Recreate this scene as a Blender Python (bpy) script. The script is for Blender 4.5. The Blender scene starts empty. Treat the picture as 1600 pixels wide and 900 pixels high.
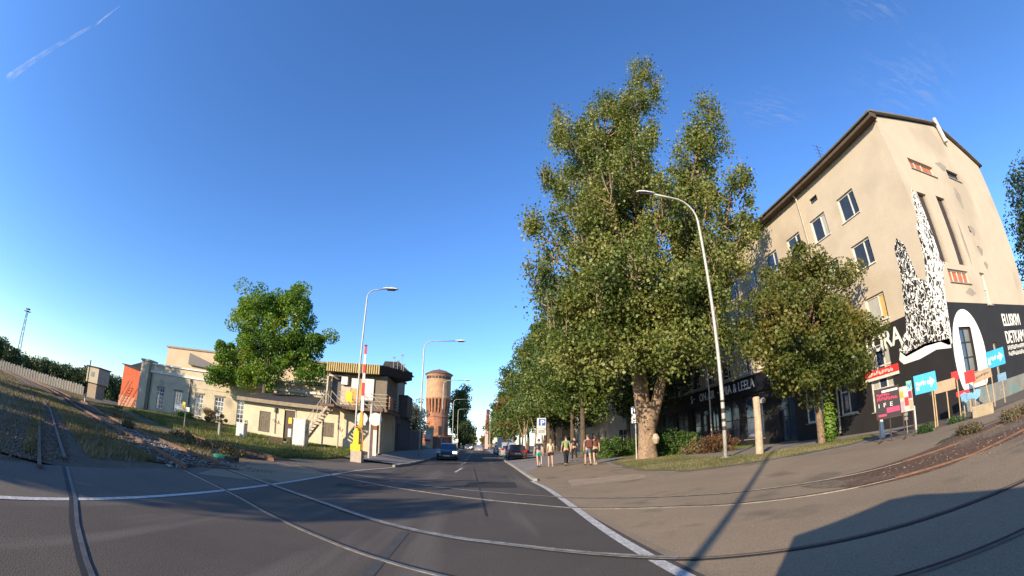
import bpy, bmesh, math, random
import numpy as np
from mathutils import Matrix, Vector, Euler
S = bpy.context.scene
C = S.collection
R = math.radians

# ------------------------------------------------------------ camera, world, sun, exposure
cam = bpy.data.cameras.new('camera'); cam_o = bpy.data.objects.new('camera', cam); C.objects.link(cam_o)
cam.type = 'PANO'; cam.panorama_type = 'FISHEYE_LENS_POLYNOMIAL'        # a dash camera's 135 degree lens
cam.sensor_width = 36; cam.sensor_height = 20.25; cam.sensor_fit = 'HORIZONTAL'
cam.fisheye_fov = R(200)
cam.fisheye_polynomial_k0 = 0; cam.fisheye_polynomial_k1 = -R(800/11.9)/18
cam.fisheye_polynomial_k2 = 0; cam.fisheye_polynomial_k3 = 0; cam.fisheye_polynomial_k4 = 0
cam.clip_start = .05; cam.clip_end = 20000
cam_o.matrix_world = Matrix.Translation((0, 0, 1.4)) @ Matrix.Rotation(R(-4.3), 4, 'Z') @ Matrix.Rotation(R(110.7), 4, 'X') @ Matrix.Rotation(R(.5), 4, 'Z')
S.camera = cam_o
SUN_AZ, SUN_EL = 221.5, 19.4
w = bpy.data.worlds.new('World'); S.world = w; w.use_nodes = True
nt = w.node_tree; bg = nt.nodes['Background']
sky = nt.nodes.new('ShaderNodeTexSky'); sky.sky_type = 'NISHITA'; sky.sun_disc = False
sky.sun_elevation = R(SUN_EL); sky.sun_rotation = R(SUN_AZ); sky.altitude = 0
sky.air_density = 1.0; sky.dust_density = 0.15; sky.ozone_density = 5.0
hs = nt.nodes.new('ShaderNodeHueSaturation'); hs.inputs['Hue'].default_value = .507; hs.inputs['Saturation'].default_value = 1.1; hs.inputs['Value'].default_value = 1.75
nt.links.new(sky.outputs[0], hs.inputs['Color']); nt.links.new(hs.outputs[0], bg.inputs[0]); bg.inputs[1].default_value = .105
sl = bpy.data.lights.new('sun', 'SUN'); sl.energy = 5.0; sl.angle = R(.5); sl.color = (1, .84, .62)
so = bpy.data.objects.new('sun', sl); C.objects.link(so)
sd = Vector((math.sin(R(SUN_AZ))*math.cos(R(SUN_EL)), math.cos(R(SUN_AZ))*math.cos(R(SUN_EL)), math.sin(R(SUN_EL))))
so.rotation_euler = sd.to_track_quat('Z', 'Y').to_euler(); so.location = sd*60
S.view_settings.view_transform = 'Standard'; S.view_settings.look = 'None'; S.view_settings.gamma = 1
S.view_settings.exposure = 0.7; S.view_settings.use_curve_mapping = False
S.cycles.max_bounces = 6; S.cycles.transparent_max_bounces = 8; S.cycles.use_denoising = True

# ------------------------------------------------------------ helpers
def cl(v, a=0., b=1.): return max(a, min(b, v))
def g(x, y):
    "height of the ground"
    r = .45*cl((x-2.3)/7.)
    A = .65*cl((y-23.5)/6.5)+.3*cl((y-30)/5)
    B = cl((-4.6-x)/3.4)*(.3+.7*cl((x+38)/9))
    return r+A*B

def tag(o, label=None, cat=None, group=None, kind=None):
    if label: o['label'] = label
    if cat: o['category'] = cat
    if group: o['group'] = group
    if kind: o['kind'] = kind
    return o
def thing(name, label, cat, loc=(0, 0, 0), rz=0, group=None):
    o = bpy.data.objects.new(name, None); o.location = loc; o.rotation_euler = (0, 0, rz); o.empty_display_size = .2
    C.objects.link(o)
    return tag(o, label, cat, group)
def copy_tree(o, parent=None):
    c = o.copy(); C.objects.link(c); c.parent = parent
    for ch in list(o.children): copy_tree(ch, c)
    return c
def rootloc(p):
    v = Vector((0, 0, 0))
    while p is not None: v += Vector(p.location); p = p.parent
    return v

MATS = {}
def mat(name, c1, c2=None, scale=3., rough=.85, bump=0., bscale=None, metal=0., detail=6., contrast=.5, fine=.12, coord='Object', emit=None, spec=.4, c3=None, s3=.3, t3=.55, map3=None):
    "colour, grain and relief from noise"
    if name in MATS: return MATS[name]
    m = bpy.data.materials.new(name); m.use_nodes = True; MATS[name] = m
    t = m.node_tree; N = t.nodes; L = t.links; b = N['Principled BSDF']
    b.inputs['Roughness'].default_value = rough; b.inputs['Metallic'].default_value = metal
    b.inputs['Specular IOR Level'].default_value = spec
    c2 = c2 or tuple(v*.72 for v in c1)
    tc = N.new('ShaderNodeTexCoord'); src = tc.outputs[coord]
    if coord == 'Object':
        gm = N.new('ShaderNodeNewGeometry'); src = gm.outputs['Position']
    n = N.new('ShaderNodeTexNoise'); n.inputs['Scale'].default_value = scale; n.inputs['Detail'].default_value = detail; n.inputs['Roughness'].default_value = .65
    L.new(src, n.inputs['Vector'])
    r = N.new('ShaderNodeValToRGB'); r.color_ramp.elements[0].position = .5-contrast/2+.05; r.color_ramp.elements[1].position = .5+contrast/2-.05
    r.color_ramp.elements[0].color = (*c2, 1); r.color_ramp.elements[1].color = (*c1, 1)
    L.new(n.outputs['Fac'], r.inputs[0]); col = r.outputs[0]
    if c3:
        n3 = N.new('ShaderNodeTexNoise'); n3.inputs['Scale'].default_value = s3; n3.inputs['Detail'].default_value = 8
        if map3: m3_ = N.new('ShaderNodeMapping'); m3_.inputs['Scale'].default_value = map3; L.new(src, m3_.inputs[0]); L.new(m3_.outputs[0], n3.inputs['Vector'])
        else: L.new(src, n3.inputs['Vector'])
        r3 = N.new('ShaderNodeValToRGB'); r3.color_ramp.elements[0].position = t3; r3.color_ramp.elements[1].position = t3+.12
        L.new(n3.outputs['Fac'], r3.inputs[0])
        mx = N.new('ShaderNodeMixRGB'); mx.inputs['Color2'].default_value = (*c3, 1); L.new(r3.outputs[0], mx.inputs['Fac']); L.new(col, mx.inputs['Color1']); col = mx.outputs[0]
    if fine:
        n2 = N.new('ShaderNodeTexNoise'); n2.inputs['Scale'].default_value = (bscale or scale*12); n2.inputs['Detail'].default_value = 3; L.new(src, n2.inputs['Vector'])
        mr = N.new('ShaderNodeMapRange'); mr.inputs['From Min'].default_value = .3; mr.inputs['From Max'].default_value = .7
        mr.inputs['To Min'].default_value = 1-fine*1.6; mr.inputs['To Max'].default_value = 1+fine*1.6; L.new(n2.outputs['Fac'], mr.inputs[0])
        vm = N.new('ShaderNodeVectorMath'); vm.operation = 'SCALE'; L.new(col, vm.inputs[0]); L.new(mr.outputs[0], vm.inputs['Scale']); col = vm.outputs[0]
    L.new(col, b.inputs['Base Color'])
    if bump:
        bp = N.new('ShaderNodeBump'); bp.inputs['Strength'].default_value = bump; bp.inputs['Distance'].default_value = .02
        nb = N.new('ShaderNodeTexNoise'); nb.inputs['Scale'].default_value = (bscale or scale*10); nb.inputs['Detail'].default_value = 5; L.new(src, nb.inputs['Vector'])
        L.new(nb.outputs['Fac'], bp.inputs['Height']); L.new(bp.outputs[0], b.inputs['Normal'])
    if emit:
        b.inputs['Emission Color'].default_value = (*emit[0], 1); b.inputs['Emission Strength'].default_value = emit[1]
    return m
def leafmat(name, cols, trans=.35):
    m = bpy.data.materials.new(name); m.use_nodes = True; MATS[name] = m
    t = m.node_tree; N = t.nodes; L = t.links; b = N['Principled BSDF']
    gm = N.new('ShaderNodeNewGeometry'); r = N.new('ShaderNodeValToRGB')
    while len(r.color_ramp.elements) < len(cols): r.color_ramp.elements.new(.5)
    for i, c in enumerate(cols):
        r.color_ramp.elements[i].position = i/(len(cols)-1); r.color_ramp.elements[i].color = (*c, 1)
    n = N.new('ShaderNodeTexNoise'); n.inputs['Scale'].default_value = .45; n.inputs['Detail'].default_value = 3; L.new(gm.outputs['Position'], n.inputs['Vector'])
    a = N.new('ShaderNodeMath'); a.operation = 'MULTIPLY_ADD'; a.inputs[1].default_value = 2.2; a.inputs[2].default_value = -.85; L.new(n.outputs['Fac'], a.inputs[0])
    a2 = N.new('ShaderNodeMath'); a2.operation = 'MULTIPLY_ADD'; a2.inputs[1].default_value = .55; L.new(gm.outputs['Random Per Island'], a2.inputs[0]); L.new(a.outputs[0], a2.inputs[2])
    L.new(a2.outputs[0], r.inputs[0]); L.new(r.outputs[0], b.inputs['Base Color'])
    b.inputs['Roughness'].default_value = .5; b.inputs['Specular IOR Level'].default_value = .45
    tr = N.new('ShaderNodeBsdfTranslucent'); vm = N.new('ShaderNodeVectorMath'); vm.operation = 'MULTIPLY'; vm.inputs[1].default_value = (1.5, 1.5, .6); L.new(r.outputs[0], vm.inputs[0]); L.new(vm.outputs[0], tr.inputs[0])
    mx = N.new('ShaderNodeMixShader'); mx.inputs[0].default_value = trans; L.new(b.outputs[0], mx.inputs[1]); L.new(tr.outputs[0], mx.inputs[2])
    L.new(mx.outputs[0], N['Material Output'].inputs[0])
    return m
def glassmat(name, col, rough=.06, spec=1.0):
    m = mat(name, col, tuple(v*.8 for v in col), scale=1.5, rough=rough, fine=0, spec=spec, bump=.03, bscale=2)
    return m

class MB:
    "collects shapes, builds ONE mesh object"
    def __init__(s): s.v = []; s.f = []; s.mi = []; s.cur = 0
    def add(s, vs, fs):
        n = len(s.v); s.v += [tuple(v) for v in vs]; s.f += [tuple(i+n for i in f) for f in fs]; s.mi += [s.cur]*len(fs); return s
    def box(s, x0, x1, y0, y1, z0, z1, M=None):
        vs = [Vector((x, y, z)) for z in (z0, z1) for x, y in ((x0, y0), (x1, y0), (x1, y1), (x0, y1))]
        if M is not None: vs = [M @ v for v in vs]
        return s.add(vs, [(3, 2, 1, 0), (4, 5, 6, 7), (0, 1, 5, 4), (1, 2, 6, 5), (2, 3, 7, 6), (3, 0, 4, 7)])
    def quad(s, *p): return s.add(p, [tuple(range(len(p)))])
    def tube(s, path, rad, n=8, cap=True):
        path = [Vector(p) for p in path]
        if not hasattr(rad, '__len__'): rad = [rad]*len(path)
        vs = []; fs = []; up = None
        for i, p in enumerate(path):
            d = (path[min(i+1, len(path)-1)]-path[max(i-1, 0)])
            if d.length < 1e-9: d = Vector((0, 0, 1))
            d.normalize()
            if up is None:
                up = Vector((1, 0, 0)) if abs(d.x) < .9 else Vector((0, 1, 0))
            a = (up-d*up.dot(d)).normalized(); b = d.cross(a); up = a
            for k in range(n):
                t = 2*math.pi*k/n; vs.append(p+(a*math.cos(t)+b*math.sin(t))*rad[i])
        for i in range(len(path)-1):
            for k in range(n):
                k2 = (k+1) % n; fs.append((i*n+k, i*n+k2, (i+1)*n+k2, (i+1)*n+k))
        if cap: fs.append(tuple(reversed(range(n)))); fs.append(tuple(range((len(path)-1)*n, len(path)*n)))
        return s.add(vs, fs)
    def lathe(s, c, prof, n=24):
        vs = []; fs = []
        for r, z in prof:
            for k in range(n):
                t = 2*math.pi*k/n; vs.append((c[0]+r*math.cos(t), c[1]+r*math.sin(t), c[2]+z))
        for i in range(len(prof)-1):
            for k in range(n):
                k2 = (k+1) % n; fs.append((i*n+k, i*n+k2, (i+1)*n+k2, (i+1)*n+k))
        fs.append(tuple(reversed(range(n)))); fs.append(tuple(range((len(prof)-1)*n, len(prof)*n)))
        return s.add(vs, fs)
    def prism(s, poly, z0, z1):
        n = len(poly); vs = [(x, y, z0) for x, y in poly]+[(x, y, z1) for x, y in poly]
        fs = [tuple(reversed(range(n))), tuple(range(n, 2*n))]+[(i, (i+1) % n, (i+1) % n+n, i+n) for i in range(n)]
        return s.add(vs, fs)
    def slab(s, pts, nrm, th):
        "a polygon (3-D points) given thickness th against nrm"
        n = len(pts); nv = Vector(nrm)*th; vs = [Vector(p) for p in pts]+[Vector(p)-nv for p in pts]
        fs = [tuple(range(n)), tuple(reversed(range(n, 2*n)))]+[(i, i+n, (i+1) % n+n, (i+1) % n) for i in range(n)]
        return s.add(vs, fs)
    def build(s, name, m, parent=None, smooth=False, label=None, local=False):
        me = bpy.data.meshes.new(name); off = Vector((0, 0, 0)) if (parent is None or local) else rootloc(parent)
        me.from_pydata([(v[0]-off.x, v[1]-off.y, v[2]-off.z) for v in s.v], [], s.f)
        for q in (m if isinstance(m, (list, tuple)) else [m]): me.materials.append(q)
        me.polygons.foreach_set('material_index', s.mi)
        bm = bmesh.new(); bm.from_mesh(me); bmesh.ops.recalc_face_normals(bm, faces=bm.faces[:]) if len(bm.faces) < 20000 else None; bm.to_mesh(me); bm.free()
        if smooth: me.polygons.foreach_set('use_smooth', [True]*len(me.polygons))
        me.update()
        o = bpy.data.objects.new(name, me); C.objects.link(o); o.parent = parent
        if label: o['label'] = label
        return o
def box(name, m, parent, *a, **k):
    b = MB(); b.box(*a); return b.build(name, m, parent, **k)
def npmesh(name, V, F, m, parent=None, mi=None, attr=None):
    "fast mesh from numpy: V (n,3), F (k,q)"
    off = np.array(rootloc(parent)) if parent is not None else np.zeros(3)
    me = bpy.data.meshes.new(name); V = (V-off).astype(np.float32); k, q = F.shape
    me.vertices.add(len(V)); me.vertices.foreach_set('co', V.ravel())
    me.loops.add(k*q); me.loops.foreach_set('vertex_index', F.ravel().astype(np.int32))
    me.polygons.add(k); me.polygons.foreach_set('loop_start', np.arange(0, k*q, q, dtype=np.int32)); me.polygons.foreach_set('loop_total', np.full(k, q, dtype=np.int32))
    me.materials.append(m); me.update(calc_edges=True); me.validate()
    o = bpy.data.objects.new(name, me); C.objects.link(o); o.parent = parent
    return o
def leaves(name, P, size, m, parent=None, seed=0, up=.5, out=None, aspect=.75, curl=.25):
    "one diamond leaf per point"
    r = np.random.default_rng(seed); n = len(P)
    nr = r.normal(size=(n, 3)); nr[:, 2] += up
    if out is not None: nr += out
    nr /= np.linalg.norm(nr, axis=1)[:, None]
    a = r.normal(size=(n, 3)); a -= nr*(a*nr).sum(1)[:, None]; a /= np.linalg.norm(a, axis=1)[:, None]; b = np.cross(nr, a)
    sz = size*r.uniform(.6, 1.3, n)[:, None]; d = nr*sz*curl
    V = np.stack([P-a*sz*.5, P+b*sz*.5*aspect+d*.5, P+a*sz*.5, P-b*sz*.5*aspect+d*.5], 1).reshape(-1, 3)
    F = np.arange(4*n).reshape(n, 4)
    return npmesh(name, V, F, m, parent)
def text(body, m, parent, loc, size, rz=0, sx=1., ext=.012, name='lettering', rx=90, ry=0, align='LEFT', bold=.0):
    cu = bpy.data.curves.new(name, 'FONT'); cu.body = body; cu.size = size; cu.extrude = ext; cu.offset = bold; cu.align_x = align; cu.materials.append(m)
    cu.resolution_u = 3
    tmp = bpy.data.objects.new(name, cu); me = bpy.data.meshes.new_from_object(tmp); bpy.data.objects.remove(tmp)
    me.materials.clear(); me.materials.append(m)
    o = bpy.data.objects.new(name, me); C.objects.link(o); o.parent = parent
    o.location = Vector(loc)-(rootloc(parent) if parent else Vector((0, 0, 0))); o.rotation_euler = (R(rx), R(ry), rz); o.scale = (sx, 1, 1)
    return o
def marks(f, m, parent, u0, u1, v0, v1, n, seed=1, name='worn_lettering'):
    "lettering too blurred to read in the photograph: a row of broken strokes; f(u, v) gives the point and its normal"
    r = random.Random(seed); q = MB(); st = (u1-u0)/n
    for i in range(n):
        a = u0+st*i; h0 = v0+(v1-v0)*r.choice((0, 0, .15)); h1 = v1-(v1-v0)*r.choice((0, 0, .2))
        for (x0, x1, z0, z1) in ((a, a+st*.25, h0, h1), (a+st*.27, a+st*.75, *(r.choice(((h0, h0+(h1-h0)*.2), (h1-(h1-h0)*.2, h1))))), (a+st*.5, a+st*.72, h0+(h1-h0)*.24, h0+(h1-h0)*.7)):
            p = [f(x0, z0), f(x1, z0), f(x1, z1), f(x0, z1)]; q.slab([k[0] for k in p], p[0][1], .003)
    o = q.build(name, m, parent); o['kind'] = 'stuff'; return o
def lin(*h):
    "sRGB 0-255 to linear"
    return tuple(((v/255+.055)/1.055)**2.4 if v > 10 else v/255/12.92 for v in h)

# ------------------------------------------------------------ materials
ASPH = mat('asphalt', (.112, .092, .074), (.074, .062, .052), scale=.35, rough=.9, bump=.35, bscale=60, contrast=.6, fine=.16, c3=(.13, .11, .09), s3=1.3, t3=.53, map3=(1, .07, 1), spec=.2)
ASPH2 = mat('apron_asphalt', (.30, .225, .145), (.21, .16, .105), scale=.5, rough=.95, bump=.3, bscale=50, contrast=.7, fine=.14, c3=(.17, .13, .09), s3=.8, t3=.57, spec=.2)
ASPH3 = mat('old_asphalt', (.15, .12, .09), (.09, .075, .06), scale=.6, rough=.95, bump=.3, bscale=45, contrast=.7, fine=.16)
PATH = mat('path_paving', (.27, .24, .22), (.19, .17, .155), scale=1.2, rough=.9, bump=.2, bscale=30)
DIRT = mat('dirt', (.20, .135, .08), (.085, .062, .04), scale=.5, rough=1, bump=.8, bscale=14, contrast=.5, fine=.3, c3=(.05, .065, .02), s3=.25, t3=.5)
DRYB = leafmat('dry_blades', [(.09, .10, .03), (.15, .14, .05), (.24, .2, .1)], .3)
BALL = mat('ballast', (.15, .10, .062), (.055, .042, .03), scale=2.5, rough=1, bump=1., bscale=18, contrast=.6, fine=.4)
REDB = mat('rusty_ballast', (.15, .072, .038), (.08, .052, .033), c3=(.16, .12, .075), s3=.9, t3=.52, scale=1.5, rough=1, bump=1., bscale=18, contrast=.6, fine=.3)
LINE = mat('road_paint', (.62, .6, .55), (.3, .28, .25), scale=9, rough=.7, contrast=.55, fine=.2, bscale=40)
LINE2 = mat('worn_paint', (.36, .34, .31), (.12, .11, .1), scale=7, rough=.8, contrast=.5, fine=.25, bscale=40)
TAR = mat('groove_tar', (.018, .018, .018), rough=.8)
RUST = mat('rusty_steel', (.20, .105, .055), (.09, .05, .03), scale=6, rough=.75, bump=.2)
STEEL = mat('polished_rail', (.36, .32, .27), (.16, .13, .10), scale=5, rough=.45, metal=.6)
GRASSB = mat('grass_soil', (.085, .105, .022), (.045, .065, .016), scale=.8, rough=1, bump=.8, bscale=25, contrast=.6, fine=.3, c3=(.13, .10, .05), s3=.5, t3=.6)
DRYG = mat('dry_grass_soil', (.17, .14, .065), (.10, .10, .035), scale=.9, rough=1, bump=.8, bscale=25, contrast=.6, fine=.3, c3=(.20, .15, .09), s3=.6, t3=.56)
BLADE = leafmat('grass_blades', [(.06, .10, .015), (.12, .18, .025), (.2, .22, .05)], .4)
CONC = mat('concrete', (.36, .33, .28), (.22, .2, .17), scale=2, rough=.9, bump=.3)
WHITEC = mat('white_coated_metal', (.66, .65, .6), (.5, .49, .45), scale=3, rough=.5)
GALV = mat('galvanised_pole', (.52, .5, .44), (.34, .32, .29), scale=4, rough=.5, metal=.15)
PLAST = mat('beige_render', (.53, .445, .33), (.45, .375, .28), scale=.7, rough=.95, bump=.3, bscale=20, contrast=.6, fine=.06, c3=(.40, .335, .25), s3=.22, t3=.52)
BLACKP = mat('black_wall_paint', (.022, .02, .02), (.015, .014, .015), scale=1, rough=.75, bump=.25, bscale=20)
WHITEP = mat('white_wall_paint', (.8, .79, .72), (.7, .69, .62), scale=1, rough=.8, fine=.05)
CREAM = mat('cream_render', (.66, .56, .38), (.5, .42, .29), scale=.9, rough=.95, bump=.3, bscale=18, fine=.07, c3=(.36, .30, .22), s3=.5, t3=.62)
FACT = mat('factory_render', (.54, .46, .31), (.38, .33, .23), scale=1.2, rough=.95, bump=.4, bscale=14, contrast=.6, fine=.1, c3=(.27, .23, .17), s3=.45, t3=.58)
ROOFD = mat('bitumen_roof', (.055, .05, .048), (.03, .028, .027), scale=2, rough=.9, bump=.3)
DARKM = mat('dark_brown_metal', (.05, .03, .024), rough=.6)
YSLAT = mat('yellow_fascia', (.52, .39, .15), (.38, .28, .11), scale=3, rough=.7)
FRAMEW = mat('white_window_frame', (.72, .71, .66), (.5, .48, .42), scale=5, rough=.6)
FRAMED = mat('dark_window_frame', (.04, .035, .03), rough=.6)
GLASS = glassmat('window_glass', (.035, .055, .10))  # blue of the reflected sky is put into the base colour
GLASSB = glassmat('pale_curtained_glass', (.45, .44, .40), rough=.25, spec=.5)
WOOD = mat('raw_wood', (.50, .36, .2), (.34, .24, .13), scale=8, rough=.85)
WOODG = mat('grey_boards', (.2, .165, .12), (.11, .09, .065), scale=8, rough=.9, bump=.3)
BRICK = mat('orange_brick', (.46, .20, .10), (.27, .12, .065), scale=1.1, rough=.95, bump=.4, bscale=6, contrast=.5, fine=.22, c3=(.22, .11, .07), s3=.35, t3=.55)
BRICKP = mat('pale_brick', (.52, .31, .17), (.36, .20, .11), scale=.9, rough=.95, bump=.3, bscale=6, contrast=.5, fine=.15, c3=(.36, .2, .12), s3=.3, t3=.55)
REDW = mat('red_wall', (.52, .12, .045), (.38, .08, .035), scale=2, rough=.9, bump=.3)
YELLOW = mat('yellow_paint', (.85, .55, .02), (.7, .43, .02), scale=4, rough=.45)
REDP = mat('red_paint', (.62, .03, .03), (.5, .025, .025), scale=4, rough=.45)
REDF = mat('red_print', (.7, .035, .03), (.6, .03, .03), scale=4, rough=.7)
PINK = mat('pink_print', (.72, .05, .14), (.6, .04, .11), scale=4, rough=.6)
BLUES = mat('light_blue_print', (.03, .38, .74), (.025, .33, .66), scale=3, rough=.5)
BLUEP = mat('parking_blue', (.02, .12, .5), rough=.5)
DARKP = mat('dark_poster', (.03, .022, .024), rough=.5)
TEAL = mat('teal_print', (.22, .5, .45), rough=.6)
TAN = mat('tan_print', (.42, .3, .19), rough=.7)
BARK = mat('bark', (.27, .185, .115), (.12, .08, .05), scale=5, rough=1, bump=1., bscale=11, contrast=.6, fine=.2)
BARKD = mat('dark_bark', (.13, .095, .065), (.06, .045, .032), scale=5, rough=1, bump=.9, bscale=14)
TWIG = mat('pale_twigs', (.33, .24, .16), (.2, .145, .1), scale=6, rough=1)
LPOP = leafmat('poplar_leaves', [(.05, .08, .018), (.11, .145, .03), (.18, .205, .045), (.29, .28, .09)], .3)
LMAP = leafmat('maple_leaves', [(.04, .10, .016), (.09, .18, .024), (.16, .26, .03), (.25, .30, .04)], .4)
LROW = leafmat('lime_leaves', [(.035, .07, .015), (.07, .115, .022), (.12, .16, .032), (.19, .195, .045)], .3)
LAUT = leafmat('turning_leaves', [(.06, .075, .018), (.12, .11, .026), (.22, .13, .03), (.28, .14, .03)], .35)
LSML = leafmat('street_tree_leaves', [(.04, .06, .014), (.085, .11, .022), (.14, .15, .03), (.22, .17, .045)], .32)
LDRK = leafmat('far_leaves', [(.02, .04, .012), (.04, .065, .018), (.06, .085, .025)], .25)
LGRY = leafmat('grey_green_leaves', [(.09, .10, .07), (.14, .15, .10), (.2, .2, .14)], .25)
LBUSH = leafmat('bush_leaves', [(.03, .07, .015), (.06, .12, .022), (.1, .16, .035)], .3)
LWEED = leafmat('weed_leaves', [(.085, .075, .03), (.16, .125, .06), (.25, .185, .10)], .3)

# ------------------------------------------------------------ ground, roads
def lines(spans):
    out = []
    for a, b, st in spans:
        k = max(1, int(round(abs(b-a)/st))); out += [a+(b-a)*i/k for i in range(k)]
    return out+[spans[-1][1]]
def ground():
    xs = lines([(-6000, -600, 1800), (-600, -120, 80), (-120, -48, 12), (-48, 24, .75), (24, 60, 9), (60, 600, 90), (600, 6000, 1800)])
    ys = lines([(-6000, -300, 1900), (-300, -30, 45), (-30, -4, 5), (-4, 44, .75), (44, 120, 8), (120, 800, 90), (800, 9000, 2000)])
    V = np.array([(x, y, g(x, y)-.035) for y in ys for x in xs]); nx = len(xs)
    F = np.array([(j*nx+i, j*nx+i+1, (j+1)*nx+i+1, (j+1)*nx+i) for j in range(len(ys)-1) for i in range(nx-1)])
    o = npmesh('ground', V, F, DIRT); tag(o, kind='structure')
ground()
def drape(name, poly, dz, m, step=.75, kind='structure', parent=None):
    "a polygon laid over the ground, cut finely enough to follow it"
    bm = bmesh.new(); f = bm.faces.new([bm.verts.new((x, y, 0)) for x, y in poly])
    bmesh.ops.triangulate(bm, faces=[f])
    x0, x1 = min(p[0] for p in poly), max(p[0] for p in poly); y0, y1 = min(p[1] for p in poly), max(p[1] for p in poly)
    def cut(ax, a, b, lo, hi):
        a = max(a, lo); b = min(b, hi); k = math.ceil(a/step)*step
        while k < b:
            no = (1, 0, 0) if ax == 0 else (0, 1, 0); co = (k, 0, 0) if ax == 0 else (0, k, 0)
            bmesh.ops.bisect_plane(bm, geom=bm.verts[:]+bm.edges[:]+bm.faces[:], plane_co=co, plane_no=no, dist=1e-5); k += step
    cut(0, x0, x1, -40, -4); cut(1, y0, y1, 23, 36) if x0 < -4.6 else None
    for k in (2.3, 9.3):
        if x0 < k < x1: bmesh.ops.bisect_plane(bm, geom=bm.verts[:]+bm.edges[:]+bm.faces[:], plane_co=(k, 0, 0), plane_no=(1, 0, 0), dist=1e-5)
    for v in bm.verts: v.co.z = g(v.co.x, v.co.y)+dz
    for f in bm.faces:
        f.normal_update()
        if f.normal.z < 0: f.normal_flip()
    me = bpy.data.meshes.new(name); bm.to_mesh(me); bm.free(); me.materials.append(m)
    o = bpy.data.objects.new(name, me); C.objects.link(o); o.parent = parent
    if kind: o['kind'] = kind
    return o
def strip(pts, wd, side=0.):
    "outline of a ribbon along pts"
    L = []; Rr = []
    for i, p in enumerate(pts):
        a = Vector(pts[max(i-1, 0)]); b = Vector(pts[min(i+1, len(pts)-1)]); d = (b-a).normalized(); n = Vector((-d.y, d.x)); q = Vector(p)+n*side
        L.append(tuple(q+n*wd/2)); Rr.append(tuple(q-n*wd/2))
    return L+Rr[::-1]
def rough(poly, amp=.12, st=.5, seed=1):
    "the same outline with a frayed edge"
    r = random.Random(seed); out = []
    for a, b in zip(poly, poly[1:]+poly[:1]):
        a, b = Vector(a), Vector(b); L = (b-a).length; n = int(min(80, L/st)) if L < 60 else 1; d = (b-a)/L; nn = Vector((-d.y, d.x)); w_ = 0
        for i in range(max(n, 1)):
            w_ = w_*.6+r.uniform(-amp, amp); out.append(tuple(a.lerp(b, i/max(n, 1))+nn*(w_ if i else 0)))
    return out
def smooth(pts, k=6):
    "Catmull-Rom through pts"
    P = [Vector(p) for p in pts]; P = [P[0]*2-P[1]]+P+[P[-1]*2-P[-2]]; out = []
    for i in range(1, len(P)-2):
        for j in range(k):
            t = j/k; a, b, c, d = P[i-1:i+3]
            out.append(tuple(.5*((2*b)+(c-a)*t+(2*a-5*b+4*c-d)*t*t+(3*b-a-3*c+d)*t**3)))
    return out+[tuple(P[-2])]

LEFT_EDGE = [(-5.0, -20), (-5.0, 18.6), (-4.3, 22.4), (-4.0, 26.2), (-3.9, 34), (-3.9, 240)]
drape('road', [(2.15, -20), (2.15, 17), (2.3, 30), (2.35, 240)]+LEFT_EDGE[::-1], .002, ASPH)
drape('road_far_bend', [(-3.9, 240), (2.35, 240), (4, 400), (-3, 400)], .002, ASPH)
drape('left_side_road', [(-5.0, 3.5), (-5.0, 18.6), (-4.3, 22.4), (-4.1, 25.0), (-7.6, 24.9), (-9.2, 22.0), (-8.4, 14.6), (-7.4, 10.0), (-7.0, 5.5), (-6.9, 3.2), (-8, -20), (-5, -20)], .004, ASPH3)
drape('apron', [(2.15, -20), (2.15, 17), (2.3, 22), (5.0, 30), (7.6, 27), (6.9, 22.6), (6.3, 17), (6.6, 13.9), (7.7, 12.5), (9.3, 11.0), (11.8, 10.2), (24, 9.2), (26, 1), (24, -20)], .004, ASPH2)
drape('right_footpath', [(2.5, 22), (2.5, 150), (18.2, 150), (18.2, 12), (11.8, 10.2), (9.3, 11.0), (7.7, 12.5), (6.6, 13.9), (6.3, 17), (6.9, 22.6), (7.6, 27), (5, 30)], 0.0, PATH)
drape('gable_yard', [(11.8, 10.2), (18.49, 9.7), (40, 9.7), (40, 5.4), (24, 6.0), (14.4, 7.2)], .012, ASPH3)
drape('left_sidewalk', [(-4.0, 25.0), (-3.9, 34), (-3.9, 120), (-6.4, 120), (-6.4, 28.5), (-7.6, 25.8), (-7.6, 24.9)], .10, PATH)
drape('left_grass_verge', rough([(-7.62, 25.2), (-7.7, 28.9), (-18, 30.9), (-20.6, 35.9), (-42, 35.9), (-42, 33.5), (-30, 30), (-19, 24.6), (-13, 21.4), (-10.0, 19.6), (-9.2, 21.8)], .14), .004, GRASSB)
drape('right_grass_strip', rough([(7.3, 24), (6.3, 17.2), (6.7, 13.9), (7.7, 12.6), (9.3, 11.3), (12.4, 10.8), (16.5, 12.4), (16.4, 14.4), (13.1, 15.4), (11.2, 16.2), (10.8, 19), (11.0, 23.5), (10.6, 27), (8.6, 27)], .14), .012, DRYG)
# paint
def paint(pts, wd, m=LINE, dz=.008, name='road_marking', sm=True):
    return drape(name, strip(smooth(pts) if sm else pts, wd), dz, m)
paint([(2.1, 17), (2.2, 14.3), (2.18, 12.2), (2.1, 9.6), (2.0, 6.8), (1.98, 5.2), (2.0, 3.0)], .16)
paint([(-4.9, .8), (-4.93, 2.7), (-4.93, 5.9), (-4.95, 10.3), (-5.03, 14.8), (-5.0, 18.4), (-4.55, 21.2), (-4.25, 23)], .12, LINE)
for k in range(14):
    y = 21.8+k*9.0
    paint([(-1.05, y), (-.85, y+4.2) if k == 0 else (-.85, y+3)], .12, LINE, sm=False)
for k in range(2): paint([(-1.05, 21.6-9*(k+1)), (-1.05, 21.6-9*(k+1)+3)], .12, mat('ghost_paint', (.075, .07, .066), (.05, .048, .046), scale=6), .006, sm=False)
paint([(-4, 47.5), (2.3, 47.5)], .25, LINE2, sm=False)
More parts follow.
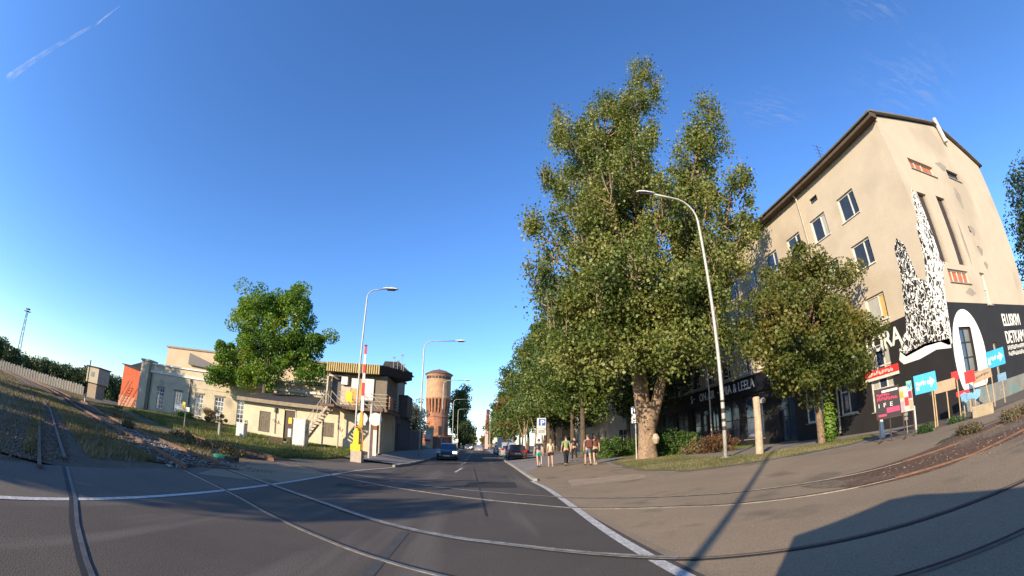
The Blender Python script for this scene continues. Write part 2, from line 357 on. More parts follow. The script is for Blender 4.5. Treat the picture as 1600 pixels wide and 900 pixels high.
# asphalt repairs
drape('asphalt_patch', [(-6.6, 9.2), (-5.05, 10.8), (-5.1, 15), (-7.3, 17.3), (-8, 13)], .008, ASPH2)
for pts in ([(-3.5, 30), (-3.2, 20), (-3.4, 12)], [(-.2, 28), (.1, 14), (.2, 8.5)], [(-4.8, 19), (-1, 18.2), (2, 18.9)]):
    paint(pts, .05, TAR, .006, 'tar_seam')
r_ = random.Random(4)
for (x, y, a, L) in ((-1.8, 9.8, 1.2, 2.4), (-3, 15.5, .2, 4), (1.2, 17, 1.5, 6), (6.5, 14.3, 2.4, 3.5), (-2.4, 24, 1.4, 6)):
    pts = [(x, y)]
    for k in range(int(L/.22)):
        a += r_.uniform(-.3, .3); pts.append((pts[-1][0]+math.cos(a)*.22, pts[-1][1]+math.sin(a)*.22))
    paint(pts, .016, TAR, .013, 'asphalt_crack', False)
drape('asphalt_patch', rough([(-.4, 14.2), (1.3, 14.4), (1.4, 16.6), (-.3, 16.4)], .03), .0065, mat('newer_asphalt', (.05, .046, .044), (.036, .034, .033), scale=2, rough=.9, bump=.3, bscale=60, fine=.15, spec=.2))
drape('asphalt_patch', rough([(-3.9, 11.9), (-2.6, 12.1), (-2.7, 13.0), (-4.0, 12.8)], .03), .0065, MATS['newer_asphalt'])
drape('asphalt_patch', rough([(3.0, 14), (5.4, 13.6), (6.0, 15.4), (3.4, 16.4)], .06), .0085, mat('pale_patch', (.36, .27, .18), (.26, .2, .135), scale=2, rough=.95, bump=.3, bscale=50, spec=.2))
mh = thing('manhole_cover', 'round dark manhole cover in the right lane ahead', 'manhole cover', (.9, 19.5, 0)); q = MB(); q.lathe((.9, 19.5, 0), [(.34, -.01), (.34, .010), (.3, .013)], 20); q.build('cover', mat('iron_cover', (.06, .05, .045), rough=.6, bump=.3), mh); q = MB(); q.lathe((.9, 19.5, 0), [(.42, -.01), (.42, .007)], 20); q.build('rim', TAR, mh)
# kerbs
def kerb(name, pts, h0, wd=.15, label='', step=1.0, m=CONC):
    K = thing(name, label, 'kerb', (pts[0][0], pts[0][1], 0)); K['kind'] = 'structure'; del K['category']
    acc = []; 
    for a, b in zip(pts, pts[1:]):
        a, b = Vector(a), Vector(b); n = max(1, int((b-a).length/step)); acc += [a+(b-a)*i/n for i in range(n)]
    acc.append(Vector(pts[-1]))
    for i, (a, b) in enumerate(zip(acc, acc[1:])):
        d = (b-a); L = d.length; d = d/L; ang = math.atan2(d.y, d.x); M = Matrix.Translation((a.x, a.y, 0)) @ Matrix.Rotation(ang, 4, 'Z')
        q = MB(); q.box(.008, L-.008, -wd/2, wd/2, -.15, h0+r_.uniform(-.006, .006), M); q.build('kerbstone', m, K)
    return K
kerb('left_kerb', [(-4.35, 23.2), (-4.03, 26.2), (-3.93, 34), (-3.93, 52)], .125, label='pale kerb along the left edge of the road')
kerb('right_kerb', [(2.24, 17), (2.30, 21.8), (2.42, 30), (2.45, 44)], .1, label='kerb along the right edge of the road')

# ------------------------------------------------------------ railway tracks
def rail_mesh(q, pts, z0, h, wd, side=0):
    "a swept rectangular section following the ground"
    n0 = len(q.v); vs = []
    for i, p in enumerate(pts):
        a = Vector(pts[max(i-1, 0)][:2]); b = Vector(pts[min(i+1, len(pts)-1)][:2]); d = (b-a).normalized(); n = Vector((-d.y, d.x)); c = Vector(p[:2])+n*side; z = g(c.x, c.y)+z0
        for s, zz in ((-1, 0), (1, 0), (1, h), (-1, h)): vs.append((c.x+n.x*s*wd/2, c.y+n.y*s*wd/2, z+zz))
    fs = []
    for i in range(len(pts)-1):
        for k in range(4): fs.append((i*4+k, i*4+(k+1) % 4, i*4+4+(k+1) % 4, i*4+4+k))
    fs += [(3, 2, 1, 0), tuple(len(vs)-4+k for k in range(4))]
    q.add(vs, fs)
def cutr(pts, x0, x1): return [p for p in pts if x0 <= p[0] <= x1]
def embedded(T, pts, side, m=STEEL, fill=None):
    "a rail flush with the asphalt beside its flangeway groove"
    q = MB(); rail_mesh(q, pts, -.02, .036, .055); q.build('rail', m, T)
    q = MB(); rail_mesh(q, pts, -.02, .032, .06, side*.06); q.build('flangeway', TAR, T)
    if fill: q = MB(); rail_mesh(q, pts, -.02, .034, .075, -side*.07); q.build('filler_strip', fill, T)
def openrail(T, pts, m=RUST, dz=0.):
    q = MB(); rail_mesh(q, pts, .01+dz, .10, .022); rail_mesh(q, pts, .11+dz, .035, .075); rail_mesh(q, pts, dz, .015, .14); q.build('rail', m, T, label='rusty rail lying on old sleepers')
def dense(pts, st=.8):
    out = []
    for a, b in zip(pts, pts[1:]):
        a, b = Vector(a), Vector(b); n = max(1, int((b-a).length/st)); out += [tuple(a+(b-a)*i/n) for i in range(n)]
    return out+[tuple(pts[-1])]
SLEEP = mat('old_sleeper', (.13, .095, .065), (.07, .05, .038), scale=6, rough=1, bump=.6)
def sleepers(T, pts, n, st=.62, start=.3, off=0., zo=0.):
    me = None; P = [Vector(p) for p in pts]; acc = 0; nxt = start; k = 0
    for a, b in zip(P, P[1:]):
        L = (b-a).length; d = (b-a)/L
        while nxt <= acc+L and k < n:
            c = a+d*(nxt-acc); nn = Vector((-d.y, d.x)); c = c+nn*off
            if me is None:
                q = MB(); q.box(-.12, .12, -1.25, 1.25, -.1, .035); o = q.build('sleeper', SLEEP, T, local=True); me = o.data
            else: o = bpy.data.objects.new('sleeper', me); C.objects.link(o); o.parent = T
            o.location = Vector((c.x, c.y, g(c.x, c.y)))-Vector(T.location)+Vector((0, 0, zo+r_.uniform(-.02, .012)))
            o.rotation_euler = (0, 0, math.atan2(d.y, d.x)+r_.uniform(-.04, .04)); nxt += st; k += 1
        acc += L
t1 = thing('railway_track', 'rusty railway track crossing the road nearest the camera and running off to the left', 'railway track', (-4.9, 9, 0))
A = [(-4.9, 10.0), (-3.1, 8.6), (-1.5, 7.2), (-.4, 6.45), (.5, 5.95), (1.5, 5.2), (2.2, 4.6), (3.6, 3.5), (6, 1.8), (9, -.2)]
B = [(-4.8, 7.8), (-3.3, 6.6), (-2.0, 5.6), (-1.1, 4.95), (.4, 4.0), (2.4, 2.6), (5, .8), (8, -1.2)]
LA = [(-4.9, 10.0), (-7.7, 11.9), (-9.6, 13.1), (-13.4, 15.5), (-29, 25), (-62, 42.5), (-140, 77)]
LB = [(-4.8, 7.8), (-7.1, 9.4), (-10.9, 12.1), (-16.1, 15.4), (-39.5, 29), (-63, 41), (-141, 75.5)]
DULLR = mat('sunk_rail', (.13, .105, .08), (.08, .065, .05), scale=5, rough=.8)
embedded(t1, dense(smooth([(-7.2, 11.5)]+A[:7])), -1, fill=LINE2); embedded(t1, dense(smooth([(-7.0, 9.2)]+B[:5])), 1)
embedded(t1, dense(smooth(A[6:])), -1, m=DULLR); embedded(t1, dense(smooth(B[4:])), 1, m=DULLR)
openrail(t1, dense(LA[1:])); openrail(t1, dense(LB[1:]))
mid = [((a[0]+b[0])/2, (a[1]+b[1])/2) for a, b in zip([(-7.7, 11.9), (-13.4, 15.5), (-29, 25), (-62, 42.5)], [(-7.1, 9.4), (-14.2, 14.2), (-29.8, 23.4), (-62.6, 41)])]
sleepers(t1, mid, 90)
drape('track_ballast', strip(mid, 3.6), .0, BALL, kind='structure')
t2 = thing('railway_track', 'second railway track across the road, its bright rails running right onto rusty ballast', 'railway track', (2, 10, 0))
Cc = [(-8.6, 18.6), (-4.8, 16.4), (-2.2, 14.6), (.3, 13.0), (2.1, 11.6), (3.7, 9.75), (5.1, 7.95), (6.7, 6.1), (7.5, 5.4)]
D = [(-8.2, 17.2), (-5.1, 15.0), (-2.7, 13.2), (-.8, 11.9), (1.0, 10.5), (2.1, 9.4), (3.6, 7.9), (4.3, 6.9), (5.5, 5.5), (6.3, 4.7)]
embedded(t2, dense(smooth(Cc)), -1); embedded(t2, dense(smooth(D)), 1)
CR = [(7.5, 5.4), (8.6, 4.75), (10, 4.3), (14, 3.4), (24, 1.6), (40, -1)]; DR = [(6.3, 4.7), (7.4, 3.75), (9.3, 2.95), (14, 1.7), (24, -.1), (40, -2.6)]
def lowrail(T, pts):
    q = MB(); rail_mesh(q, pts, -.02, .055, .07); q.build('rail', RUST, T, label='rusty rail sunk in red brown dirt')
lowrail(t2, dense(CR)); lowrail(t2, dense(DR)); mr = [((a[0]+b[0])/2, (a[1]+b[1])/2) for a, b in zip(CR, DR)]
drape('rusty_track_bed', rough([(5.8, 6.6), (7.2, 5.9), (8.7, 5.3), (13, 4.5), (24, 3.0), (40, .5), (40, -4), (24, -1.2), (14, 1.0), (9.2, 2.4), (6.9, 3.9), (5.8, 5.0)], .14), .009, REDB)
drape('right_dirt_verge', rough([(9.5, 5.6), (14, 4.9), (26, 3.5), (40, 1.5), (40, -8), (24, -6), (12, -.5), (8.5, 2.2), (7.0, 3.2), (9.3, 2.3), (14, .9), (24, -1.3), (26, 3.0), (13, 4.6), (8.8, 5.4)], .14), .0075, DIRT)
CL = [(-9.0, 18.8), (-12, 20.6), (-20, 25.2), (-34, 32)]; DL = [(-8.4, 17.3), (-11.2, 19.2), (-19.2, 23.6), (-33, 30)]
t4 = thing('siding', 'overgrown rusty siding running through the verge to the yellow factory', 'railway track', (-9, 18, 0))
openrail(t4, dense(CL[:3])); openrail(t4, dense(DL[:3])); sleepers(t4, [((a[0]+b[0])/2, (a[1]+b[1])/2) for a, b in zip(CL[:3], DL[:3])], 18, off=0)
t3 = thing('railway_track', 'third railway track at the far left with one thick grey rail crossing the asphalt', 'railway track', (-5, 4, 0))
E1 = [(-4, 3.25), (-4.95, 4.0), (-7.5, 5.75), (-12, 8.75), (-18.4, 13.0), (-38, 25.0), (-63, 37.5), (-141, 72)]
E2 = [(-3.1, 2.0), (-4.1, 2.7), (-6.6, 4.5), (-11.2, 7.55), (-17.5, 11.7), (-37.3, 23.6), (-62.4, 36), (-140, 70.5)]
embedded(t3, dense([(-1.6, 1.6), (-3.1, 2.6), (-4.0, 3.25), (-4.95, 4.0), (-6.9, 5.35)]), 1, m=mat('dull_rail', (.11, .10, .09), (.05, .048, .045), scale=5, rough=.6, metal=.1))
openrail(t3, dense(E1[2:]), mat('grey_rail', (.13, .10, .08), (.07, .05, .04), scale=5, rough=.7, metal=.1), -.075); openrail(t3, dense(E2[2:]), RUST, -.075)
m3 = [((a[0]+b[0])/2, (a[1]+b[1])/2) for a, b in zip(E1[2:], E2[2:])]
sleepers(t3, m3, 60, zo=-.035); drape('third_track_ballast', strip(m3[:-1], 3.4), .0, BALL)

# stones between the tracks: nobody could count them
def scatter_poly(poly, n, seed):
    r = np.random.default_rng(seed); P = np.array(poly); lo, hi = P.min(0), P.max(0); out = []
    while len(out) < n:
        q = r.uniform(lo, hi); ins = False; j = len(P)-1
        for i in range(len(P)):
            if (P[i, 1] > q[1]) != (P[j, 1] > q[1]) and q[0] < (P[j, 0]-P[i, 0])*(q[1]-P[i, 1])/(P[j, 1]-P[i, 1])+P[i, 0]: ins = not ins
            j = i
        if ins: out.append(q)
    return np.array(out)
OCT = np.array([(1, 0, 0), (0, 1, 0), (-1, 0, 0), (0, -1, 0), (0, 0, 1), (0, 0, -1)], float)
OCF = np.array([(0, 1, 4), (1, 2, 4), (2, 3, 4), (3, 0, 4), (1, 0, 5), (2, 1, 5), (3, 2, 5), (0, 3, 5)])
def stones(name, poly, n, size, m, seed):
    r = np.random.default_rng(seed); P = scatter_poly(poly, n, seed); V = []; F = []
    for i, (x, y) in enumerate(P):
        s = size*r.uniform(.4, 1.4); v = OCT*s*r.uniform(.6, 1.2, (6, 3)); v[:, 2] *= .7; a = r.uniform(0, 6.3); c, q = math.cos(a), math.sin(a)
        v = v @ np.array([(c, q, 0), (-q, c, 0), (0, 0, 1)]); V.append(v+np.array((x, y, g(x, y)+s*.2))); F.append(OCF+6*i)
    return tag(npmesh(name, np.concatenate(V), np.concatenate(F), m), kind='stuff')
tag(stones('gravel', strip(mid[:2]+[(-24, 20.5)], 4.6), 5000, .04, mat('gravel_grey', (.25, .17, .105), (.12, .085, .055), scale=9, rough=1), 1), 'grey gravel strewn along the left railway track', 'gravel')
tag(stones('gravel', [(6.2, 5.6), (8, 5.2), (14, 3.6), (24, 2), (24, -1), (12, .8), (7, 3.2)], 1800, .026, mat('gravel_rusty', (.26, .16, .1), (.12, .07, .045), scale=9, rough=1), 2), 'rust coloured gravel along the track at right', 'gravel')
tag(stones('pale_rubble', [(6.6, 5.2), (8.3, 4.7), (13, 3.2), (12, 2.4), (7.4, 3.9)], 60, .022, CONC, 5), 'pale crumbs of rubble lying on the rusty track bed', 'rubble')
tag(stones('grey_stones', [(-7.3, 9), (-14, 14), (-22, 19), (-14, 17), (-8, 13)], 900, .06, CONC, 6), 'pale stones lying beside the rusty rails at left', 'stones')
def tufts(name, poly, n, h, m, seed, wd=.02):
    r = np.random.default_rng(seed); P = scatter_poly(poly, n, seed); z = np.array([g(x, y) for x, y in P]); a = r.uniform(0, 6.28, n); H = h*r.uniform(.4, 1.3, n); ln = r.normal(0, .35, (n, 2))*H[:, None]; w2 = wd*r.uniform(.6, 1.6, n)
    b = np.column_stack([P, z]); d = np.column_stack([np.cos(a)*w2, np.sin(a)*w2, np.zeros(n)])
    V = np.stack([b-d, b+d, b+np.column_stack([ln, H])], 1).reshape(-1, 3)
    return npmesh(name, V, np.arange(3*n).reshape(n, 3), m)
tag(tufts('grass', [(-7.7, 25.2), (-7.7, 28.9), (-18, 30.9), (-20.6, 35.8), (-38, 35.8), (-38, 33), (-26, 28), (-18, 24.4), (-13, 21.6), (-10.2, 19.8), (-9.2, 21.8)], 90000, .16, BLADE, 11, .03), 'green grass verge in front of the low cream building', 'grass', kind='stuff')
tag(tufts('grass', [(7.6, 23.6), (6.6, 17.2), (6.9, 14.2), (7.9, 12.9), (9.4, 11.6), (12.4, 11.0), (15.5, 12.4), (15.6, 14.2), (13.1, 15.2), (11.0, 16), (10.6, 19), (10.8, 23.5), (10.2, 26.4), (8.8, 26.4)], 34000, .05, DRYB, 12, .018), 'thin trodden grass round the big poplar and the tall lamp post', 'grass', kind='stuff')
tag(tufts('grass', [(-7.7, 25.2), (-7.7, 27), (-18, 29), (-20.6, 33), (-38, 34.5), (-38, 33), (-26, 28), (-18, 24.4), (-13, 21.6), (-10.2, 19.8), (-9.2, 21.8)], 22000, .24, DRYB, 19, .03), 'yellowed seed stalks standing in the green verge', 'grass', kind='stuff')
tag(tufts('grass', [(-8, 9.5), (-16, 14.4), (-30, 22.5), (-45, 30), (-45, 27), (-20, 14.5), (-8, 6.8)], 15000, .13, LWEED, 13, .02), 'rough dry grass between the two left tracks', 'grass', kind='stuff')
tag(tufts('grass', [(-9, 13.2), (-14, 16.4), (-40, 31.5), (-60, 43), (-60, 48), (-42, 35), (-25, 26), (-12, 18)], 26000, .13, LWEED, 14, .022), 'patchy brown weeds beyond the left railway track', 'grass', kind='stuff')
tag(tufts('grass', [(-7.4, 2.2), (-7.3, 4.1), (-11.6, 7.2), (-17.6, 11.6), (-37, 23.4), (-62, 36), (-90, 44), (-70, 30), (-40, 14), (-16, 2)], 22000, .13, LWEED, 17, .022), 'rough brown grass left of the third railway track', 'grass', kind='stuff')
tag(tufts('grass', [(-7.7, 5.2), (-11.8, 8.0), (-18, 12.4), (-37.6, 24.4), (-38, 24.6), (-18.6, 12.2), (-12, 7.7), (-7.8, 4.9)], 9000, .09, LWEED, 18, .02), 'weeds growing between the rails of the third track', 'grass', kind='stuff')
tag(stones('gravel', [(-7.2, 3.4), (-7.3, 5.8), (-12, 9.2), (-20, 14.4), (-20, 12.4), (-11, 6)], 3500, .04, MATS['gravel_grey'], 21), 'grey brown gravel round the third railway track', 'gravel')
tag(tufts('grass', [(11, 4.6), (16, 5.2), (30, 3.8), (30, -4), (8, -3), (6, 2.2), (7.5, 2.4), (12, .9), (24, -1), (24, 2.9), (13, 4.3)], 26000, .1, LWEED, 15, .02), 'dry weeds on both sides of the track bed at right', 'grass', kind='stuff')
tag(tufts('grass', [(11.0, 23.8), (18, 24), (18, 40), (9, 40), (10, 30)], 15000, .1, BLADE, 16, .02), 'grass under the bushes behind the big poplar', 'grass', kind='stuff')

# ------------------------------------------------------------ buildings
def wall(q, P, u0, u1, v0, v1, ops, depth=.22, vs=(), mi=lambda u, v: 0, back=None):
    "a wall face with real openings and reveals; P(u, v, w) gives the point, w into the wall"
    us = sorted(set([u0, u1]+[o[0] for o in ops]+[o[1] for o in ops])); vv = sorted(set([v0, v1]+list(vs)+[o[2] for o in ops]+[o[3] for o in ops]))
    for i in range(len(us)-1):
        for j in range(len(vv)-1):
            a, b, c, d = us[i], us[i+1], vv[j], vv[j+1]; mu, mv = (a+b)/2, (c+d)/2
            if any(o[0] < mu < o[1] and o[2] < mv < o[3] for o in ops): continue
            q.cur = mi(mu, mv); q.quad(P(a, c, 0), P(b, c, 0), P(b, d, 0), P(a, d, 0))
    for a, b, c, d in [o[:4] for o in ops]:
        q.cur = mi((a+b)/2, (c+d)/2)
        q.quad(P(a, c, 0), P(a, d, 0), P(a, d, depth), P(a, c, depth)); q.quad(P(b, c, 0), P(b, c, depth), P(b, d, depth), P(b, d, 0))
        q.quad(P(a, d, 0), P(b, d, 0), P(b, d, depth), P(a, d, depth)); q.quad(P(a, c, 0), P(a, c, depth), P(b, c, depth), P(b, c, 0))
    q.cur = 0
def pbox(q, P, u0, u1, v0, v1, w0, w1):
    vs = [P(u, v, w) for w in (w0, w1) for u, v in ((u0, v0), (u1, v0), (u1, v1), (u0, v1))]
    q.add(vs, [(3, 2, 1, 0), (4, 5, 6, 7), (0, 1, 5, 4), (1, 2, 6, 5), (2, 3, 7, 6), (3, 0, 4, 7)])
def window(B, P, a, b, c, d, fm=FRAMEW, gl=GLASS, cols=2, rows=1, fr=.06, bar=.05, depth=.14, sill=True, sillm=None, label=None):
    q = MB(); pbox(q, P, a, b, c, c+fr, depth-.03, depth+.05); pbox(q, P, a, b, d-fr, d, depth-.03, depth+.05)
    pbox(q, P, a, a+fr, c+fr, d-fr, depth-.03, depth+.05); pbox(q, P, b-fr, b, c+fr, d-fr, depth-.03, depth+.05)
    cc = cols if isinstance(cols, (list, tuple)) else [i/cols for i in range(1, cols)]
    for t in cc: x = a+(b-a)*t; pbox(q, P, x-bar/2, x+bar/2, c+fr, d-fr, depth-.022, depth+.05)
    for i in range(1, rows): y = c+(d-c)*i/rows; pbox(q, P, a+fr, b-fr, y-bar/2, y+bar/2, depth-.026, depth+.046)
    f = q.build('window', fm, B, label=label)
    xs = [0]+list(cc)+[1]
    for i in range(len(xs)-1):
        q = MB(); pbox(q, P, a+fr*.7+(b-a-fr*1.4)*xs[i]+.004, a+fr*.7+(b-a-fr*1.4)*xs[i+1]-.004, c+fr*.7, d-fr*.7, depth+.012, depth+.024)
        q.build('pane', gl[i % len(gl)] if isinstance(gl, (list, tuple)) else gl, f)
    if sill: q = MB(); pbox(q, P, a-.06, b+.06, c-.05, c-.004, -.07, depth); q.build('sill', sillm or CONC, f)
    return f

# --- four-storey apartment block on the right, gable towards the camera
XF, YG, EAVE, RIDGE, XB, YE = 18.5, 9.75, 14.85, 16.55, 31.6, 46.
apt = thing('apartment_building', 'four storey beige apartment building with black painted ground floor and mural on its corner', 'building', (XF, YG, .4))
PF = lambda u, v, w: (XF+w, u, v)          # street front, faces -x
PG = lambda u, v, w: (u, YG+w, v)          # gable, faces -y
cols_ = [13.0, 15.55, 18.05, 20.6, 23.2, 25.75, 28.3, 30.9, 33.45, 36.0, 38.6, 41.2]
rows_ = [(11.12, 12.52), (8.35, 9.72), (5.55, 6.85)]
ops = []; wins = []
for i, y in enumerate(cols_):
    for j, (z0, z1) in enumerate(rows_):
        ops.append((y, y+1.38, z0, z1)); wins.append((i, j, y, z0, z1))
ops.append((15.7, 16.4, 13.36, 13.72))
shops = [(13.35, 14.95, 1.35, 4.55), (16.0, 17.3, 1.5, 3.9), (18.2, 20.2, 1.4, 4.0), (21.2, 22.8, .5, 3.6), (24.6, 27.0, .9, 3.9), (27.6, 30.0, .9, 3.9), (30.6, 31.9, .5, 3.7), (32.5, 35.0, .9, 3.9), (36, 38.4, .9, 3.9), (39.2, 41.6, .9, 3.9)]
ops += shops
q = MB(); wall(q, PF, YG, YE, .2, EAVE, ops, vs=(5.28,), mi=lambda u, v: 1 if v < 5.28 else 0)
gops = [(20.1, 22.8, 12.05, 12.68), (24.7, 26.4, 12.5, 13.05), (19.5, 20.45, 7.05, 10.6), (21.6, 22.65, 7.05, 10.75), (19.95, 22.4, 6.12, 6.75), (24.0, 24.75, 5.1, 6.8), (24.6, 25.1, 9.1, 9.45), (25.0, 25.35, 8.1, 8.35), (19.5, 20.95, 2.05, 4.05), (23.5, 24.0, .9, 3.2)]
wall(q, PG, XF, XB, .2, EAVE, gops, vs=(5.16,), mi=lambda u, v: 1 if v < 5.16 else 0)
q.quad((XF, YG, EAVE), (XB, YG, EAVE), (26.2, YG, RIDGE)); q.quad((XF, YE, EAVE), (26.2, YE, RIDGE), (XB, YE, EAVE))
q.quad((XF, YE, .2), (XF, YE, EAVE), (XB, YE, EAVE), (XB, YE, .2)); q.quad((XB, YG, .2), (XB, YE, .2), (XB, YE, EAVE), (XB, YG, EAVE))
q.build('wall', [PLAST, BLACKP], apt)
q = MB(); q.box(XF+.25, XB-.3, YG+.25, YE-.3, .3, EAVE-.3); q.build('interior', mat('dark_interior', (.02, .018, .018)), apt)
for (i, j, y, z0, z1) in wins:
    gl = GLASS; lab = None
    if (i, j) == (1, 0): gl = [GLASS, GLASSB]; gl = [GLASSB, GLASS]; lab = 'white window with a pale blind'
    if (i, j) == (0, 2): gl = [mat('ply_board', (.62, .42, .16), (.5, .33, .12), scale=3, rough=.8), GLASSB]; lab = 'window with a yellow board behind its glass'
    if (i+j*3) % 7 == 4: gl = [GLASS, GLASSB]
    window(apt, PF, y, y+1.38, z0, z1, gl=gl, cols=[.36], fr=.09, bar=.08, sillm=FRAMEW, label=lab)
window(apt, PF, 15.7, 16.4, 13.36, 13.72, fm=FRAMED, cols=1, sill=False)
for k, (a, b, c, d) in enumerate(shops):
    window(apt, PF, a, b, c, d, fm=FRAMEW if k in (0, 1, 2) else FRAMED, gl=[GLASSB, GLASS] if k == 0 else GLASS, cols=3 if k in (0, 2) else 2, rows=3 if k == 0 else 2, bar=.07, fr=.09, label='white framed shop window with pale stickers' if k == 0 else None)
q = MB(); pbox(q, PF, 12.95, 15.15, 3.02, 3.34, -.12, -.02); sg = q.build('shop_sign', REDF, apt, label='narrow red and white sign over the shop window')
q = MB(); pbox(q, PF, 12.95, 15.15, 2.86, 3.0, -.12, -.02); q.build('sign_strip', FRAMEW, sg)
marks(lambda u, v: (Vector((XF-.125, -u, v)), (-1, 0, 0)), WHITEP, sg, -14.9, -13.2, 3.08, 3.28, 9, 3)
# roof, eaves, pipe, antennas
q = MB(); ov = .55
q.slab([(XF-ov, YG-.25, EAVE-.02), (26.2, YG-.25, RIDGE+.1), (26.2, YE+.25, RIDGE+.1), (XF-ov, YE+.25, EAVE-.02)], (0, 0, 1), -.09)
q.slab([(26.2, YG-.25, RIDGE+.1), (XB+.35, YG-.25, EAVE-.02), (XB+.35, YE+.25, EAVE-.02), (26.2, YE+.25, RIDGE+.1)], (0, 0, 1), -.09)
rf = q.build('roof', mat('grey_sheet_roof', (.2, .19, .18), (.13, .12, .11), scale=3, rough=.6), apt)
q = MB(); pbox(q, PF, YG-.2, YE+.2, EAVE-.32, EAVE-.03, -ov+.02, -.02); q.build('soffit', mat('brown_soffit', (.11, .075, .05), (.07, .05, .035), scale=4), apt)
q = MB(); q.tube([(XF-ov-.06, YG-.2, EAVE-.04), (XF-ov-.06, YE+.2, EAVE-.04)], .07); q.build('gutter', mat('dark_zinc', (.16, .155, .15), rough=.5), apt)
q = MB(); q.tube([(XF-.5, 17.35, EAVE-.1), (XF-.12, 17.35, EAVE-.5), (XF-.12, 17.35, .6)], .055); q.build('downpipe', mat('pale_pipe', (.5, .42, .32), rough=.7), apt)
q = MB(); q.tube([(26.6, YG-.2, 15.3), (26.6, YG-.2, 17.1)], .15); q.build('vent_pipe', mat('pale_vent', (.62, .6, .55), rough=.6), apt)
for (x, y) in ((22, 17), (24, 13.5)):
    q = MB(); q.tube([(x, y, 15), (x, y, 19)], .025, 5)
    for k in range(4): q.tube([(x-.5+k*.06, y, 18.9-.3*k), (x+.5-k*.06, y, 18.9-.3*k)], .015, 4)
    q.build('antenna', DARKM, apt)
for y in (19.3, 27.8, 36.2):
    q = MB(); q.box(25.6, 26.8, y, y+1.3, RIDGE-.4, RIDGE+1.1); ch = q.build('chimney', mat('roof_chimney', (.3, .2, .14)), rf)
# gable windows and niches
BRINF = mat('brick_infill', (.48, .17, .09), (.33, .11, .06), scale=5, rough=.9, bump=.4)
f = window(apt, PG, 20.1, 22.8, 12.05, 12.68, gl=BRINF, cols=[.28, .55], depth=.16, label='broad low opening bricked up in red', fm=FRAMEW)
window(apt, PG, 24.7, 26.4, 12.5, 13.05, fm=FRAMED, cols=2, depth=.16, label='broken dark window under the ridge')
for a, b, c, d in gops[2:4]:
    q = MB(); pbox(q, PG, a+.001, b-.001, c, d, .19, .22); q.build('niche', mat('dark_niche', (.06, .045, .04), (.04, .03, .028), scale=3), apt)
    q = MB(); pbox(q, PG, a+.05, a+.1, c, d-.3, .12, .185); pbox(q, PG, b-.12, b-.06, c, d, .12, .185); q.build('niche_bar', CONC, apt)
window(apt, PG, 19.95, 22.4, 6.12, 6.75, gl=BRINF, cols=4, depth=.14, label='row of small panes bricked up behind')
window(apt, PG, 24.0, 24.75, 5.1, 6.8, cols=1, rows=2, gl=GLASSB, depth=.14, label='narrow tall window at the edge of the black paint')
for a, b, c, d in gops[6:8]:
    q = MB(); pbox(q, PG, a, b, c, d, .2, .22); q.build('wall_hole', TAR, apt)
STAIN = mat('stained_render', (.33, .29, .23), (.25, .215, .17), scale=3, rough=1)
for (x, z, w_, h_) in ((24.3, 13.1, 1.3, .5), (24.9, 11.2, .7, 1.2), (25.1, 9.25, .8, .55), (25.3, 8.1, .7, .5), (25.5, 7.3, .6, .4), (23.25, 8.4, .3, 2.2), (22.1, 5.7, 1.2, .35)):
    pts = [(x+w_*.5*math.cos(t)*(1+.25*math.sin(3*t+x)), YG-.006, z+h_*.5*math.sin(t)*(1+.2*math.cos(4*t))) for t in [i*math.pi/9 for i in range(18)]]
    q = MB(); q.slab(pts, (0, -1, 0), .004); q.build('bare_plaster_patch', STAIN, apt)
